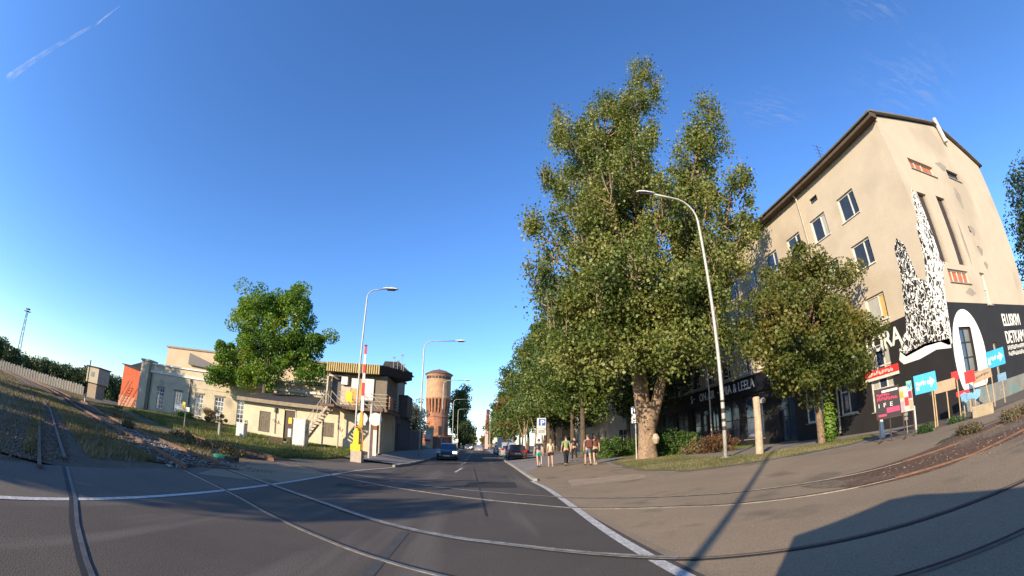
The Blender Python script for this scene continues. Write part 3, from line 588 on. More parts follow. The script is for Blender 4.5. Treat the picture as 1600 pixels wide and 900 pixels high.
# mural: black field with white scribbles round the corner, white oval round the door-like window
def muralmat():
    m = mat('mural_scribble', (.8, .79, .72), fine=0); t = m.node_tree; N = t.nodes; L = t.links; b = N['Principled BSDF']
    gm = N.new('ShaderNodeNewGeometry'); mp = N.new('ShaderNodeMapping'); mp.inputs['Scale'].default_value = (6.5, 6.5, 4.2); L.new(gm.outputs['Position'], mp.inputs[0])
    nz = N.new('ShaderNodeTexNoise'); nz.inputs['Scale'].default_value = 1.3; nz.inputs['Detail'].default_value = 4; L.new(mp.outputs[0], nz.inputs['Vector'])
    ad = N.new('ShaderNodeVectorMath'); ad.operation = 'MULTIPLY_ADD'; ad.inputs[1].default_value = (1.4, 1.4, 1.4); L.new(nz.outputs['Color'], ad.inputs[0]); L.new(mp.outputs[0], ad.inputs[2])
    n1 = N.new('ShaderNodeTexNoise'); n1.inputs['Scale'].default_value = .95; n1.inputs['Detail'].default_value = 1.5; n1.inputs['Distortion'].default_value = .7; L.new(mp.outputs[0], n1.inputs['Vector'])
    sb = N.new('ShaderNodeMath'); sb.operation = 'SUBTRACT'; sb.inputs[1].default_value = .5; L.new(n1.outputs['Fac'], sb.inputs[0])
    v = N.new('ShaderNodeMath'); v.operation = 'ABSOLUTE'; L.new(sb.outputs[0], v.inputs[0])
    sx = N.new('ShaderNodeSeparateXYZ'); L.new(gm.outputs['Position'], sx.inputs[0])
    # strokes grow broader towards the corner and the foot of the painting
    a = N.new('ShaderNodeMapRange'); a.inputs['From Min'].default_value = 9.5; a.inputs['From Max'].default_value = 4.2; a.inputs['To Min'].default_value = .030; a.inputs['To Max'].default_value = .05; L.new(sx.outputs['Z'], a.inputs[0])
    a2 = N.new('ShaderNodeMapRange'); a2.inputs['From Min'].default_value = 10.6; a2.inputs['From Max'].default_value = 9.9; a2.inputs['To Min'].default_value = 0; a2.inputs['To Max'].default_value = .045; L.new(sx.outputs['Y'], a2.inputs[0])
    sm = N.new('ShaderNodeMath'); L.new(a.outputs[0], sm.inputs[0]); L.new(a2.outputs[0], sm.inputs[1])
    lt = N.new('ShaderNodeMath'); lt.operation = 'LESS_THAN'; L.new(v.outputs[0], lt.inputs[0]); L.new(sm.outputs[0], lt.inputs[1])
    mx = N.new('ShaderNodeMixRGB'); mx.inputs['Color1'].default_value = (.022, .02, .02, 1); mx.inputs['Color2'].default_value = (.8, .79, .72, 1); L.new(lt.outputs[0], mx.inputs['Fac']); L.new(mx.outputs[0], b.inputs['Base Color'])
    b.inputs['Roughness'].default_value = .8
    return m
MUR = muralmat()
def front(pts): return [(XF-.006, y, z) for y, z in pts]
def gab(pts): return [(x, YG-.006, z) for x, z in pts]
q = MB()
q.slab(front([(9.76, 3.35), (9.76, 9.0), (9.95, 8.7), (10.1, 7.2), (10.3, 6.3), (10.75, 6.6), (10.95, 8.3), (11.3, 8.8), (11.62, 8.4), (11.68, 7.0), (11.9, 6.0), (12.0, 5.2), (12.1, 4.6), (12.6, 4.3), (12.75, 3.85), (12.4, 3.5), (11.2, 3.65), (10.3, 3.6), (9.9, 3.35)]), (-1, 0, 0), .004)
q.build('mural', MUR, apt, label='black and white scribbled mural climbing the corner')
q = MB()
q.slab(gab([(18.51, 3.35), (18.62, 3.4), (18.75, 4.4), (19.0, 5.6), (19.35, 6.5), (19.9, 7.0), (19.54, 7.05), (19.53, 8.6), (19.5, 9.6), (19.35, 10.4), (19.1, 10.7), (18.8, 10.2), (18.62, 9.4), (18.51, 9.0)]), (0, -1, 0), .004)
q.build('mural', MUR, apt, label='upper tongue of the scribbled mural on the gable')
q = MB(); q.slab(front([(12.7, 3.85), (12.4, 3.62), (11.2, 3.78), (9.78, 3.6), (9.78, 3.2), (10.6, 3.35), (11.6, 3.2), (12.6, 3.2), (12.85, 3.45)]), (-1, 0, 0), .008); q.build('mural_edge', WHITEP, apt)
text('LORA', WHITEP, apt, (XF-.012, 14.9, 4.2), 1.15, R(-90), .82, bold=.02)
# oval ring
q = MB(); n = 48; ex, ez, rx_, rz_ = 20.45, 2.75, 1.85, 2.1
inner = (19.5, 20.95, 2.05, 4.05); outr = []; inn = []
for i in range(n):
    t = 2*math.pi*i/n; x, z = ex+rx_*math.cos(t), max(ez+rz_*math.sin(t), 1.35); outr.append((x, z))
    cx, cz = (inner[0]+inner[1])/2, (inner[2]+inner[3])/2; dx, dz = x-cx, z-cz; s_ = min((inner[1]-cx)/abs(dx) if dx else 9, (inner[3]-cz)/abs(dz) if dz else 9); inn.append((cx+dx*s_, cz+dz*s_))
for i in range(n):
    j = (i+1) % n
    q.slab([(outr[i][0], YG-.006, outr[i][1]), (outr[j][0], YG-.006, outr[j][1]), (inn[j][0], YG-.006, inn[j][1]), (inn[i][0], YG-.006, inn[i][1])], (0, -1, 0), .004)
q.build('oval_painting', WHITEP, apt, label='white painted oval round the dark window')
window(apt, PG, 19.5, 20.95, 2.05, 4.05, fm=FRAMED, gl=[GLASS, mat('dusty_glass', (.22, .22, .2), (.15, .15, .14), scale=2, rough=.3)], cols=2, rows=3, depth=.12, fr=.08)
window(apt, PG, 23.5, 24.0, .9, 3.2, fm=WOODG, gl=GLASSB, cols=1, rows=2, depth=.1)
text('ELLISKIVI', WHITEP, apt, (25.75, YG-.012, 3.98), .92, 0, .92, bold=.012)
text('DETKAMA', WHITEP, apt, (25.7, YG-.012, 3.05), .92, 0, .98, bold=.012)
marks(lambda u, v: (Vector((u, YG-.012, v)), (0, -1, 0)), WHITEP, apt, 25.75, 29.2, 2.70, 2.93, 17, 4)
marks(lambda u, v: (Vector((u, YG-.012, v)), (0, -1, 0)), WHITEP, apt, 25.75, 29.0, 2.38, 2.61, 16, 5)
# plinth with faded paint
q = MB(); q.box(XF+.1, XB, YG-.04, YG-.001, .2, 1.3); q.build('plinth', mat('grey_plinth', (.24, .23, .2), (.15, .15, .13), scale=2, rough=.9, c3=(.1, .22, .2), s3=.8, t3=.56), apt)
# shop fascia with the sign lettering
q = MB(); pbox(q, PF, 22.2, 44, 4.05, 5.3, -.14, -.005); fa = q.build('shop_fascia', mat('fascia_black', (.012, .013, .018), rough=.5), apt)
SGN = mat('sign_lettering', (.88, .9, .93), rough=.5)
text('MIA & LEELA', SGN, fa, (XF-.155, 29.5, 4.42), .95, R(-90), .83, .02)
text('\u00b7', SGN, fa, (XF-.155, 23.7, 4.5), 1.2, R(-90), 1, .02)
text('ON AIR  \u00b7', SGN, fa, (XF-.155, 33.3, 4.42), .95, R(-90), .80, .02)
text('S \u00b7', SGN, fa, (XF-.155, 34.9, 4.42), .95, R(-90), .80, .02)
for y in (24.0, 31.9): q = MB(); q.lathe((XF-.35, y, 3.35), [(.02, .2), (.16, .12), (.2, 0), (.16, -.12), (.02, -.2)], 12); q.build('globe_lamp', GLASSB, apt)

# --- row of further blocks behind the trees on the right
def block(name, label, x0, x1, y0, y1, z1, m, nx_, rows, roofm=ROOFD, gable=False, side='W', south=True, group=None, wd=1.2, hz=1.5):
    B = thing(name, label, 'building', (x0, y0, 0), group=group); PW = lambda u, v, w: (x0+w, u, v); PE = lambda u, v, w: (x1-w, u, v); PS = lambda u, v, w: (u, y0+w, v)
    q = MB(); ops = []; st = (y1-y0)/nx_
    P = PW if side == 'W' else PE
    for i in range(nx_):
        for z in rows: ops.append((y0+st*(i+.5)-wd/2, y0+st*(i+.5)+wd/2, z, z+hz))
    wall(q, P, y0, y1, -.1, z1, ops, .18)
    os_ = []; k = max(1, int((x1-x0)/3)); sx = (x1-x0)/k
    if south:
        for i in range(k):
            for z in rows: os_.append((x0+sx*(i+.5)-wd/2, x0+sx*(i+.5)+wd/2, z, z+hz))
    wall(q, PS, x0, x1, -.1, z1, os_, .18)
    Q = PE if side == 'W' else PW
    q.quad(Q(y0, -.1, 0), Q(y1, -.1, 0), Q(y1, z1, 0), Q(y0, z1, 0)); q.quad((x0, y1, -.1), (x1, y1, -.1), (x1, y1, z1), (x0, y1, z1))
    q.build('wall', m, B)
    q = MB(); q.box(x0+.3, x1-.3, y0+.3, y1-.3, 0, z1-.05); q.build('interior', MATS['dark_interior'], B)
    for a, b, c, d in ops: window(B, P, a, b, c, d, rows=2, depth=.1)
    for a, b, c, d in os_: window(B, PS, a, b, c, d, rows=2, depth=.1)
    q = MB()
    if gable:
        xm = (x0+x1)/2; h = z1+(x1-x0)*.28
        q.prism([(x0-.3, y0-.3), (x1+.3, y0-.3), (x1+.3, y1+.3), (x0-.3, y1+.3)], z1, z1+.12)
        q.add([(x0-.3, y0-.3, z1+.12), (x1+.3, y0-.3, z1+.12), (xm, y0-.3, h), (x0-.3, y1+.3, z1+.12), (x1+.3, y1+.3, z1+.12), (xm, y1+.3, h)], [(0, 1, 2), (5, 4, 3), (0, 2, 5, 3), (1, 4, 5, 2)])
    else: q.box(x0-.25, x1+.25, y0-.25, y1+.25, z1, z1+.3)
    rf = q.build('roof', roofm, B)
    return B
PALE = mat('pale_render', (.62, .56, .45), (.48, .43, .34), scale=.8, fine=.06)
block('apartment_building', 'pale rendered block glimpsed between the trunks past the bushes', 15.5, 27, 51, 72, 11.5, PALE, 7, (1.6, 4.8, 8.0))
block('apartment_building', 'low ochre house far along the tree lined pavement', 15, 25, 78, 100, 8.5, mat('ochre_render', (.45, .3, .15), (.35, .23, .11), scale=.8), 7, (1.5, 4.8), gable=True)
block('brick_house', 'far red roofed house closing the view down the street', 5.5, 22, 300, 320, 10, BRICKP, 6, (2, 5.5), mat('red_roof', (.4, .1, .05)), gable=True, wd=1.6)

# --- the yellow factory hall at left
YF = 36.0
fac = thing('factory_hall', 'long cream and weathered grey factory hall with tall many paned windows', 'building', (-33.3, YF, .3))
PY = lambda u, v, w: (u, YF+w, v)
fw = [(-31.95, -30.95, 1.33, 3.35), (-29.5, -28.5, 1.33, 3.35), (-26.85, -25.75, 1.35, 3.42), (-24.35, -23.3, 1.35, 3.45), (-21.75, -20.7, 1.38, 3.42), (-19.2, -18.1, 1.4, 3.4)]
q = MB(); wall(q, PY, -33.3, -10.5, -.1, 5.55, fw, .22)
q.quad((-33.3, YF, -.1), (-33.3, 44, -.1), (-33.3, 44, 5.55), (-33.3, YF, 5.55)); q.quad((-10.5, YF, -.1), (-10.5, YF, 5.55), (-10.5, 44, 5.55), (-10.5, 44, -.1)); q.quad((-33.3, YF, 5.55), (-33.3, 44, 5.55), (-10.5, 44, 5.55), (-10.5, YF, 5.55))
q.build('wall', FACT, fac)
q = MB(); q.box(-33, -11, YF+.3, 43.8, .2, 5.3); q.build('interior', MATS['dark_interior'], fac)
for i, (a, b, c, d) in enumerate(fw):
    window(fac, PY, a, b, c, d, cols=3, rows=5, bar=.055, fr=.07, depth=.1, gl=GLASS)
    q = MB(); pbox(q, PY, a-.12, b+.12, d, d+.14, -.05, .1); q.build('lintel', mat('dark_lintel', (.25, .2, .14), (.15, .12, .09), scale=4), fac)
q = MB(); pbox(q, PY, -33.2, -10.6, 4.74, 4.92, -.13, -.002); pbox(q, PY, -33.2, -10.6, 4.92, 4.96, -.17, -.002); q.build('cornice', WHITEC, fac)
q = MB(); pbox(q, PY, -33.3, -10.5, 5.55, 5.68, -.16, .25); q.build('coping', WHITEC, fac)
q = MB(); q.box(-34.5, -33.32, YF-.35, YF+.8, -.1, 5.75); q.box(-34.62, -33.2, YF-.45, YF+.9, 5.75, 5.95); q.build('end_pier', FACT, fac)
for x in (-33.0, -27.45): q = MB(); q.tube([(x, YF-.12, 4.7), (x, YF-.12, .3)], .06); q.build('downpipe', mat('dark_pipe', (.09, .08, .07), rough=.6), fac)
q = MB(); pbox(q, PY, -33.2, -18.4, 3.95, 4.02, -.04, -.002); pbox(q, PY, -27.3, -18.4, .85, 1.0, -.05, -.002); q.build('string_course', FACT, fac)
# upper storey volume behind
up = thing('clerestory_block', 'flat beige upper block rising behind the factory hall', 'building', (-38, 44.1, 0))
q = MB(); q.box(-38.3, -9.5, 44.05, 56, -.1, 8.85); q.build('wall', mat('beige_upper', (.50, .40, .27), (.43, .34, .22), scale=.8, rough=.95, fine=.05), up)
q = MB(); q.box(-38.5, -9.3, 43.9, 56.2, 8.85, 9.05); q.build('roof', mat('roof_edge', (.3, .22, .15), rough=.8), up)
q = MB(); q.add([(-34.2, 43.6, 7.1), (-30.2, 43.6, 6.9), (-30.2, 43.6, 7.4), (-34.2, 43.6, 8.45), (-34.2, 44.04, 7.1), (-30.2, 44.04, 6.9), (-30.2, 44.04, 7.4), (-34.2, 44.04, 8.45)], [(0, 1, 2, 3), (7, 6, 5, 4), (0, 4, 5, 1), (1, 5, 6, 2), (2, 6, 7, 3), (3, 7, 4, 0)]); q.build('dark_skylight', mat('tarred_panel', (.035, .035, .045), rough=.5), up)
for k in range(9):
    q = MB(); q.box(-19.8, -14.4, 43.86-.02*(k % 2), 44.02, 5.1+.38*k, 5.1+.38*k+.34); q.build('cladding_board', mat('weathered_boards', (.5, .42, .3), (.36, .3, .21), scale=2.5, rough=.9), up)
q = MB(); q.box(-25, -13.5, 40.5, 43.8, 5.56, 6.35); q.build('roof_lean_to', FACT, up)
# rooftop cap seen over the booth
q = MB(); q.add([(-10.6, 46, 8.9), (-7.4, 46, 8.9), (-8.6, 46, 9.9), (-10.2, 46, 9.9), (-10.6, 50, 8.9), (-7.4, 50, 8.9), (-8.6, 50, 9.9), (-10.2, 50, 9.9)], [(0, 1, 2, 3), (7, 6, 5, 4), (0, 4, 5, 1), (1, 5, 6, 2), (2, 6, 7, 3), (3, 7, 4, 0)]); q.build('roof_hatch', ROOFD, up)

# --- low annexe
YA = 31.0
ann = thing('low_annexe', 'low cream annexe with a dark sloping roof, brown door and boarded window', 'building', (-18.2, YA, .6))
PA = lambda u, v, w: (u, YA+w, v)
aw = [(-16.6, -15.6, 1.02, 2.58), (-14.42, -13.52, .62, 2.86), (-11.3, -10.35, 1.25, 2.3)]
q = MB(); wall(q, PA, -18.1, -6.7, .2, 3.3, aw, .2)
q.quad((-18.1, YA, .2), (-18.1, 35.6, .2), (-18.1, 35.6, 4.3), (-18.1, YA, 3.3)); q.quad((-18.1, 35.6, .2), (-6.7, 35.6, .2), (-6.7, 35.6, 4.3), (-18.1, 35.6, 4.3)); q.quad((-6.7, YA, .2), (-6.7, YA, 3.3), (-6.7, 35.6, 4.3), (-6.7, 35.6, .2))
q.build('wall', CREAM, ann)
q = MB(); q.slab([(-18.5, YA-.45, 3.42), (-10.4, YA-.45, 3.42), (-10.4, 35.8, 4.5), (-18.5, 35.8, 4.5)], (0, 0, 1), .1); q.build('roof', ROOFD, ann)
q = MB(); q.box(-18.55, -10.4, YA-.5, YA-.452, 3.16, 3.44); q.build('eaves_board', mat('dirty_eaves', (.34, .27, .18), (.2, .16, .11), scale=3), ann)
for k in range(5): q = MB(); q.box(-16.58+k*.196, -16.58+k*.196+.185, YA+.05+.008*(k % 2), YA+.09, 1.04, 2.56); q.build('board', WOODG, ann)
q = MB(); q.box(-14.4, -13.54, YA+.07, YA+.12, .62, 2.84); dr = q.build('door', mat('brown_door', (.075, .045, .03), (.05, .03, .02), scale=5, rough=.6), ann)
q = MB(); q.box(-14.08, -13.8, YA+.055, YA+.068, 1.9, 2.35); q.build('notice', YELLOW, dr)
q = MB(); q.box(-14.5, -14.42, YA-.03, YA+.04, .62, 2.96); q.box(-13.52, -13.44, YA-.03, YA+.04, .62, 2.96); q.box(-14.5, -13.44, YA-.03, YA+.04, 2.88, 2.98); q.build('door_frame', CREAM, ann)
for k in range(4): q = MB(); q.box(-11.28+k*.235, -11.28+k*.235+.22, YA+.05+.008*(k % 2), YA+.09, 1.27, 2.28); q.build('board', WOODG, ann)
q = MB(); q.box(-15.25, -15.08, YA-.16, YA-.005, 2.6, 2.95); q.tube([(-15.16, YA-.05, 2.6), (-15.13, YA-.05, 1.0)], .025, 6); q.build('meter_box', DARKM, ann)
GRAF = mat('graffiti', (.16, .14, .13), (.25, .22, .19), scale=5)
def scrib(P, u, v, s, seed, n=12):
    r = random.Random(seed); pts = []; a = 0; x, z = u, v
    for k in range(n):
        x += s*r.uniform(-.2, .55); z = v+s*r.uniform(-.6, .6); pts.append(P(x, z, -.012))
    q = MB(); q.tube([P(*(0, 0, 0)) if False else p for p in pts], .022, 5); return q
for (u, v, s, sd, B_) in ((-13.1, 2.25, .35, 3, ann), (-15.5, 1.9, .3, 5, ann), (-9.9, 1.9, .42, 9, ann), (-9.8, 1.35, .35, 17, ann), (-18.0, 1.6, .2, 11, ann)): scrib(PA, u, v, s, sd).build('graffiti', GRAF, B_)

# --- control booth with stair, gallery and yellow-edged canopy
YB = 29.0
bo = thing('signal_booth', 'two storey crossing keeper booth with outside stair and yellow edged canopy', 'building', (-8.2, YB, .6))
q = MB(); q.box(-9.3, -6.75, YB+.9, 36, .2, 3.1); q.build('lower_wall', CREAM, bo)
PB = lambda u, v, w: (u, YB+w, v)
q = MB(); q.box(-9.45, -6.2, YB+.25, 33.2, 3.42, 5.75); q.build('upper_wall', mat('booth_wall', (.21, .17, .12), (.14, .115, .08), scale=2), bo)  # brown darkened so the canopy's shade sits in the wall colour
q = MB(); q.box(-10.35, -9.47, YB+.8, 33.0, 3.42, 5.72); q.build('porch_shade_block', mat('shadow_grey_wall', (.14, .13, .125), (.1, .095, .09), scale=2), bo)  # shade of the dark porch opening, painted as a solid grey block
q = MB(); q.box(-10.55, -10.45, YB+.2, YB+.8, 3.4, 5.6); q.box(-10.55, -9.46, YB+.2, YB+.3, 5.5, 5.62); q.build('porch_frame', CREAM, bo)
q = MB(); q.box(-10.45, -6.6, YB-.35, 33.4, 5.74, 6.4); q.add([(-6.6, YB-.35, 5.78), (-4.95, 32.2, 5.98), (-4.95, 32.2, 6.6), (-6.6, YB-.35, 6.4), (-6.6, 33.4, 5.78), (-6.6, 33.4, 6.6)], [(0, 1, 2, 3), (0, 4, 1), (3, 2, 5), (1, 4, 5, 2), (0, 3, 5, 4)])
q.build('canopy', DARKM, bo)
n = 24; w_ = (10.45-6.6)/n
for k in range(n):
    q = MB(); x = -10.45+k*w_; q.box(x+.01, x+w_*.62, YB-.45, YB-.352, 5.76, 6.42)
    q.build('fascia_slat', YSLAT, bo)
q = MB(); q.box(-8.7, -7.85, YB+.16, YB+.24, 3.6, 5.45); q.build('panel', mat('orange_panel', (.68, .38, .12), (.55, .29, .09), scale=3), bo, label='orange lower panel of the booth front')
q = MB(); q.box(-8.7, -8.1, YB+.12, YB+.158, 4.75, 5.45); q.build('panel', FRAMEW, bo)
q = MB(); q.box(-7.83, -7.1, YB+.14, YB+.24, 4.0, 5.48); q.build('panel', WHITEC, bo, label='pale blanked window panel of the booth')
q = MB(); q.box(-9.4, -8.95, YB-.05, YB+.24, 4.95, 5.5); q.build('equipment_box', WHITEC, bo)
q = MB(); q.box(-9.45, -8.76, YB+.2, YB+.248, 3.6, 4.9); q.build('panel', mat('pinkish_panel', (.6, .46, .33), scale=3), bo)
q = MB(); q.box(-8.78, -8.32, YB-.75, YB-.7, 3.72, 4.42); q.build('warning_board', YELLOW, bo, label='bright yellow board on the gallery rail')
# gallery
q = MB(); q.box(-10.4, -6.1, YB-.7, YB+.9, 3.24, 3.42); q.box(-6.19, -5.9, YB-.7, 33.2, 3.24, 3.42); q.build('gallery_floor', mat('gallery_slab', (.2, .12, .09), (.12, .08, .06), scale=3), bo)
RL = mat('rail_paint', (.48, .4, .3), (.34, .28, .2), scale=5, rough=.6)
q = MB()
for z in (3.65, 3.9, 4.15, 4.38): q.tube([(-9.3, YB-.66, z), (-5.95, YB-.66, z), (-5.95, 33, z)], .022, 6)
q.build('handrail', RL, bo)
for i in range(7):
    q = MB(); q.tube([(-9.3+i*.555, YB-.66, 3.4), (-10.4+i*.555, YB-.66, 4.4)], .022, 6); q.build('rail_post', RL, bo)
for i in range(5): q = MB(); q.tube([(-10.15+i*.17, YB-1.75, 3.42), (-10.15+i*.17, YB-1.75, 4.25)], .018, 5); q.build('baluster', RL, bo)
q = MB(); q.box(-10.2, -9.2, YB-1.8, YB-.71, 3.25, 3.41); q.build('landing', MATS['gallery_slab'], bo)
# stair down to the left and a second flight to the right behind it
ns = 13; X0, X1, Z0, Z1 = -11.45, -9.75, .66, 3.3
for k in range(ns):
    t = (k+.5)/ns; x = X0+(X1-X0)*t; z = Z0+(Z1-Z0)*t
    q = MB(); q.box(x-.10, x+.11, YB-1.72, YB-.78, z-.02, z+.035); q.build('tread', mat('stair_tread', (.58, .52, .42), (.45, .4, .32), scale=4), bo)
for y in (YB-1.76, YB-.76):
    q = MB(); q.slab([(X0-.1, y, Z0-.15), (X1+.1, y, Z1-.12), (X1+.1, y, Z1+.1), (X0-.1, y, Z0+.12)], (0, -1, 0), .04); q.build('stringer', RL, bo)
for y in (YB-1.78,):
    q = MB(); q.tube([(X0-.05, y, Z0), (X0-.05, y, Z0+.9), (X1, y, Z1+.9)], .025, 6); q.tube([(X0, y, Z0+.5), (X1, y, Z1+.5)], .018, 6)
    for k in range(7): t = k/6; q.tube([(X0+(X1-X0)*t, y, Z0+(Z1-Z0)*t), (X0+(X1-X0)*t, y, Z0+(Z1-Z0)*t+.9)], .018, 5)
    q.build('stair_handrail', RL, bo)
for (x, m_) in ((-9.2, RL), (-6.35, RL), (-10.3, RL)):
    q = MB(); q.tube([(x, YB-.55, .5), (x, YB-.55, 3.25)], .06, 8); q.build('gallery_post', m_, bo)
q = MB()
for (x, h) in ((-6.2, 1.0), (-5.9, .75), (-5.6, 1.2), (-5.45, .5)): q.tube([(x, 31, 6.4), (x, 31, 6.4+h)], .02, 5); q.box(x-.1, x+.1, 30.95, 31.05, 6.4+h, 6.5+h)
q.build('roof_aerial', mat('aerial_grey', (.3, .3, .3), rough=.5), bo)
q = MB(); q.box(-6.1, -5.4, 33.4, 36, 3.3, 5.0); q.build('side_turret', mat('dark_turret', (.07, .05, .045), rough=.6), bo)
q = MB(); q.box(-5.98, -5.9, YB+.1, YB+1.2, 3.5, 4.35); q.build('round_sign', mat('faded_orange', (.5, .28, .14)), bo)
q = MB(); q.box(-7.35, -6.8, YB+.6, YB+.88, .55, 3.2); q.build('rust_pier', mat('rust_pier', (.3, .13, .07), (.2, .09, .05), scale=3), bo)
# dark yard buildings down the left pavement
yard = thing('dark_shed', 'dark unlit sheds and gate running along the left pavement behind the booth', 'building', (-6.7, 36, 0))
q = MB(); q.box(-14, -6.75, 36.2, 44, 0, 3.9); q.build('wall', mat('dark_grey_render', (.12, .115, .115), (.08, .078, .078), scale=1), yard)
q = MB(); q.slab([(-14.2, 36, 4.2), (-6.5, 36, 3.9), (-6.5, 44.2, 3.6), (-14.2, 44.2, 3.9)], (0, 0, 1), .15); q.build('roof', mat('pale_sheet', (.5, .47, .42), (.35, .33, .3), scale=2), yard)
q = MB(); q.box(-13, -6.9, 44.2, 56, 0, 2.7); q.build('lower_shed', MATS['dark_grey_render'], yard)
for k in range(8): q = MB(); q.box(-6.74, -6.68+.01*(k % 2), 37+.85*k, 37+.85*k+.8, .1, 2.9); q.build('gate_panel', mat('gate_panel_grey', (.10, .10, .105), (.07, .07, .075), scale=1.5), yard)

# --- red house, hut, far fence, mast
red = thing('red_house', 'narrow red walled house with a black roof and a rusty stair beside the factory', 'building', (-45, 44, 0))
q = MB(); q.box(-47.0, -42.2, 45, 56, -.1, 5.35); q.add([(-47, 45, 5.35), (-42.2, 45, 5.35), (-47, 45, 5.95), (-47, 56, 5.35), (-42.2, 56, 5.35), (-47, 56, 5.95)], [(0, 1, 2), (5, 4, 3), (0, 2, 5, 3), (1, 4, 5, 2)]); q.build('wall', REDW, red)
q = MB(); q.slab([(-47.3, 44.8, 6.05), (-42, 44.8, 5.42), (-42, 56.2, 5.42), (-47.3, 56.2, 6.9)], (0, 0, 1), .12); q.add([(-47.1, 46, 6.0), (-43, 46, 5.6), (-47.1, 49, 7.2), (-43.5, 49, 6.2)], [(0, 1, 3, 2)]); q.build('roof', ROOFD, red)
PR = lambda u, v, w: (u, 45+w, v)
window(red, PR, -43.4, -42.6, 3.1, 5.0, cols=2, rows=3, depth=-.05, sill=False)
q = MB(); q.box(-47.1, -42.1, 44.9, 44.99, -.1, 1.9); q.build('lower_wall', mat('faded_red', (.5, .24, .14), (.4, .18, .1), scale=2), red)
q = MB()
for s_ in (0, .8): q.tube([(-45.6+s_*.3, 44.2-s_, .1), (-43.8+s_*.3, 44.2-s_, 3.0)], .05, 5); q.tube([(-45.9+s_*.3, 44.2-s_, 1.0), (-44.1+s_*.3, 44.2-s_, 3.9)], .04, 5)
for k in range(9): t = k/8; q.box(-45.6+1.8*t, -45.35+1.8*t, 43.4, 44.2, .1+2.9*t, .15+2.9*t)
q.build('outside_stair', mat('rusty_stair', (.22, .07, .045), rough=.8), red)
hut = thing('track_hut', 'small grey beige lookout hut on a narrow base beside the distant tracks', 'hut', (-68, 58, 0))
q = MB(); q.box(-70.0, -66.4, 57, 60, 2.9, 5.6); q.build('cabin', mat('hut_beige', (.40, .33, .23), (.3, .25, .18), scale=1.5), hut)
q = MB(); q.box(-69.6, -66.9, 57.4, 59.6, -.1, 2.9); q.build('base', mat('hut_base', (.3, .23, .15)), hut)
q = MB(); q.box(-70.2, -66.2, 56.8, 60.2, 5.6, 5.8); q.build('roof', ROOFD, hut)
q = MB(); q.box(-68.6, -67.7, 56.93, 56.99, 4.0, 4.8); q.build('window', GLASS, hut)
fen = thing('concrete_fence', 'pale concrete panel fence stretching along the far side of the tracks', 'fence', (-80, 62, 0))
def fpt(t): a = R(-62.5+t*11.6); d = 118-22*t; return (math.sin(a)*d, math.cos(a)*d)
nf = 34
for i in range(nf):
    a = Vector(fpt(i/nf)); b = Vector(fpt((i+1)/nf)); d = (b-a); L = d.length; M = Matrix.Translation((a.x, a.y, 0)) @ Matrix.Rotation(math.atan2(d.y, d.x), 4, 'Z')
    q = MB(); q.box(.14, L-.02, -.05, .05, 0, 2.0+r_.uniform(-.12, .12), M); q.build('fence_panel', mat('pale_fence', (.20, .18, .14), (.13, .12, .10), scale=.6), fen)
    q = MB(); q.box(-.08, .13, -.12, .12, 0, 2.2, M); q.build('fence_post', CONC, fen)
ms = thing('lattice_mast', 'tall thin lattice mast rising over the far left trees', 'mast', (-235*math.sin(R(59.9)), 235*math.cos(R(59.9)), 0))
bx, by = ms.location.x, ms.location.y; q = MB()
def mp_(k, h): s = 1.4-.9*h/27; return (bx+s*math.cos(k*math.pi/2+.4), by+s*math.sin(k*math.pi/2+.4), h)
for k in range(4): q.tube([mp_(k, 0), mp_(k, 27)], .11, 4)
for i in range(9):
    for k in range(4): q.tube([mp_(k, i*3), mp_((k+1) % 4, i*3+3)], .07, 4)
q.build('lattice', mat('mast_steel', (.3, .32, .34), rough=.5), ms)
q = MB(); q.box(bx-1.7, bx+1.7, by-1.2, by+1.2, 27, 27.3); q.box(bx-1.3, bx+1.5, by-.6, by+.6, 27.9, 28.5); q.build('lamp_platform', DARKM, ms)

# --- brick water tower
wt = thing('water_tower', 'round brick water tower, pale at the top and orange below, beside the road', 'tower', (-12.4, 138, 0))
cx, cy = -12.6, 138
def lathe(name, prof, m, n=40, c=(cx, cy, 0), p=wt, sm=False): q = MB(); q.lathe(c, prof, n); return q.build(name, m, p, smooth=sm)
lathe('lower_shaft', [(3.55, -.2), (3.45, 6), (3.4, 11.2)], BRICK)
lathe('brick_band', [(3.5, 9.6), (3.62, 9.7), (3.62, 9.95), (3.5, 10.05)], BRICK)
lathe('tank', [(3.75, 15.2), (4.05, 15.6), (4.05, 16.2), (3.9, 16.35), (3.9, 22.6), (4.1, 22.8), (4.1, 23.2), (3.9, 23.2)], BRICKP)
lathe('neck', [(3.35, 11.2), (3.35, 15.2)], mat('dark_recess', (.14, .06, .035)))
for k in range(22):
    a = 2*math.pi*k/22; M = Matrix.Translation((cx, cy, 0)) @ Matrix.Rotation(a, 4, 'Z')
    q = MB(); q.add([M @ Vector(v) for v in ((3.3, -.22, 11), (3.62, -.22, 11), (3.98, -.22, 15.5), (3.3, -.22, 15.5), (3.3, .22, 11), (3.62, .22, 11), (3.98, .22, 15.5), (3.3, .22, 15.5))], [(0, 1, 2, 3), (7, 6, 5, 4), (0, 4, 5, 1), (1, 5, 6, 2), (2, 6, 7, 3), (3, 7, 4, 0)]); q.build('corbel', BRICK, wt)
lathe('roof', [(4.45, 23.2), (4.5, 23.4), (2.4, 24.5), (.4, 25.0), (.1, 25.2)], mat('tower_roof', (.2, .10, .08), (.13, .07, .06), scale=1, rough=.7))
for k in range(10):
    a = R(200+k*16); q = MB(); M = Matrix.Translation((cx, cy, 0)) @ Matrix.Rotation(a, 4, 'Z'); q.box(3.7, 3.98, -.4, .4, 21.7, 22.5, M); q.build('attic_opening', FRAMED, wt)
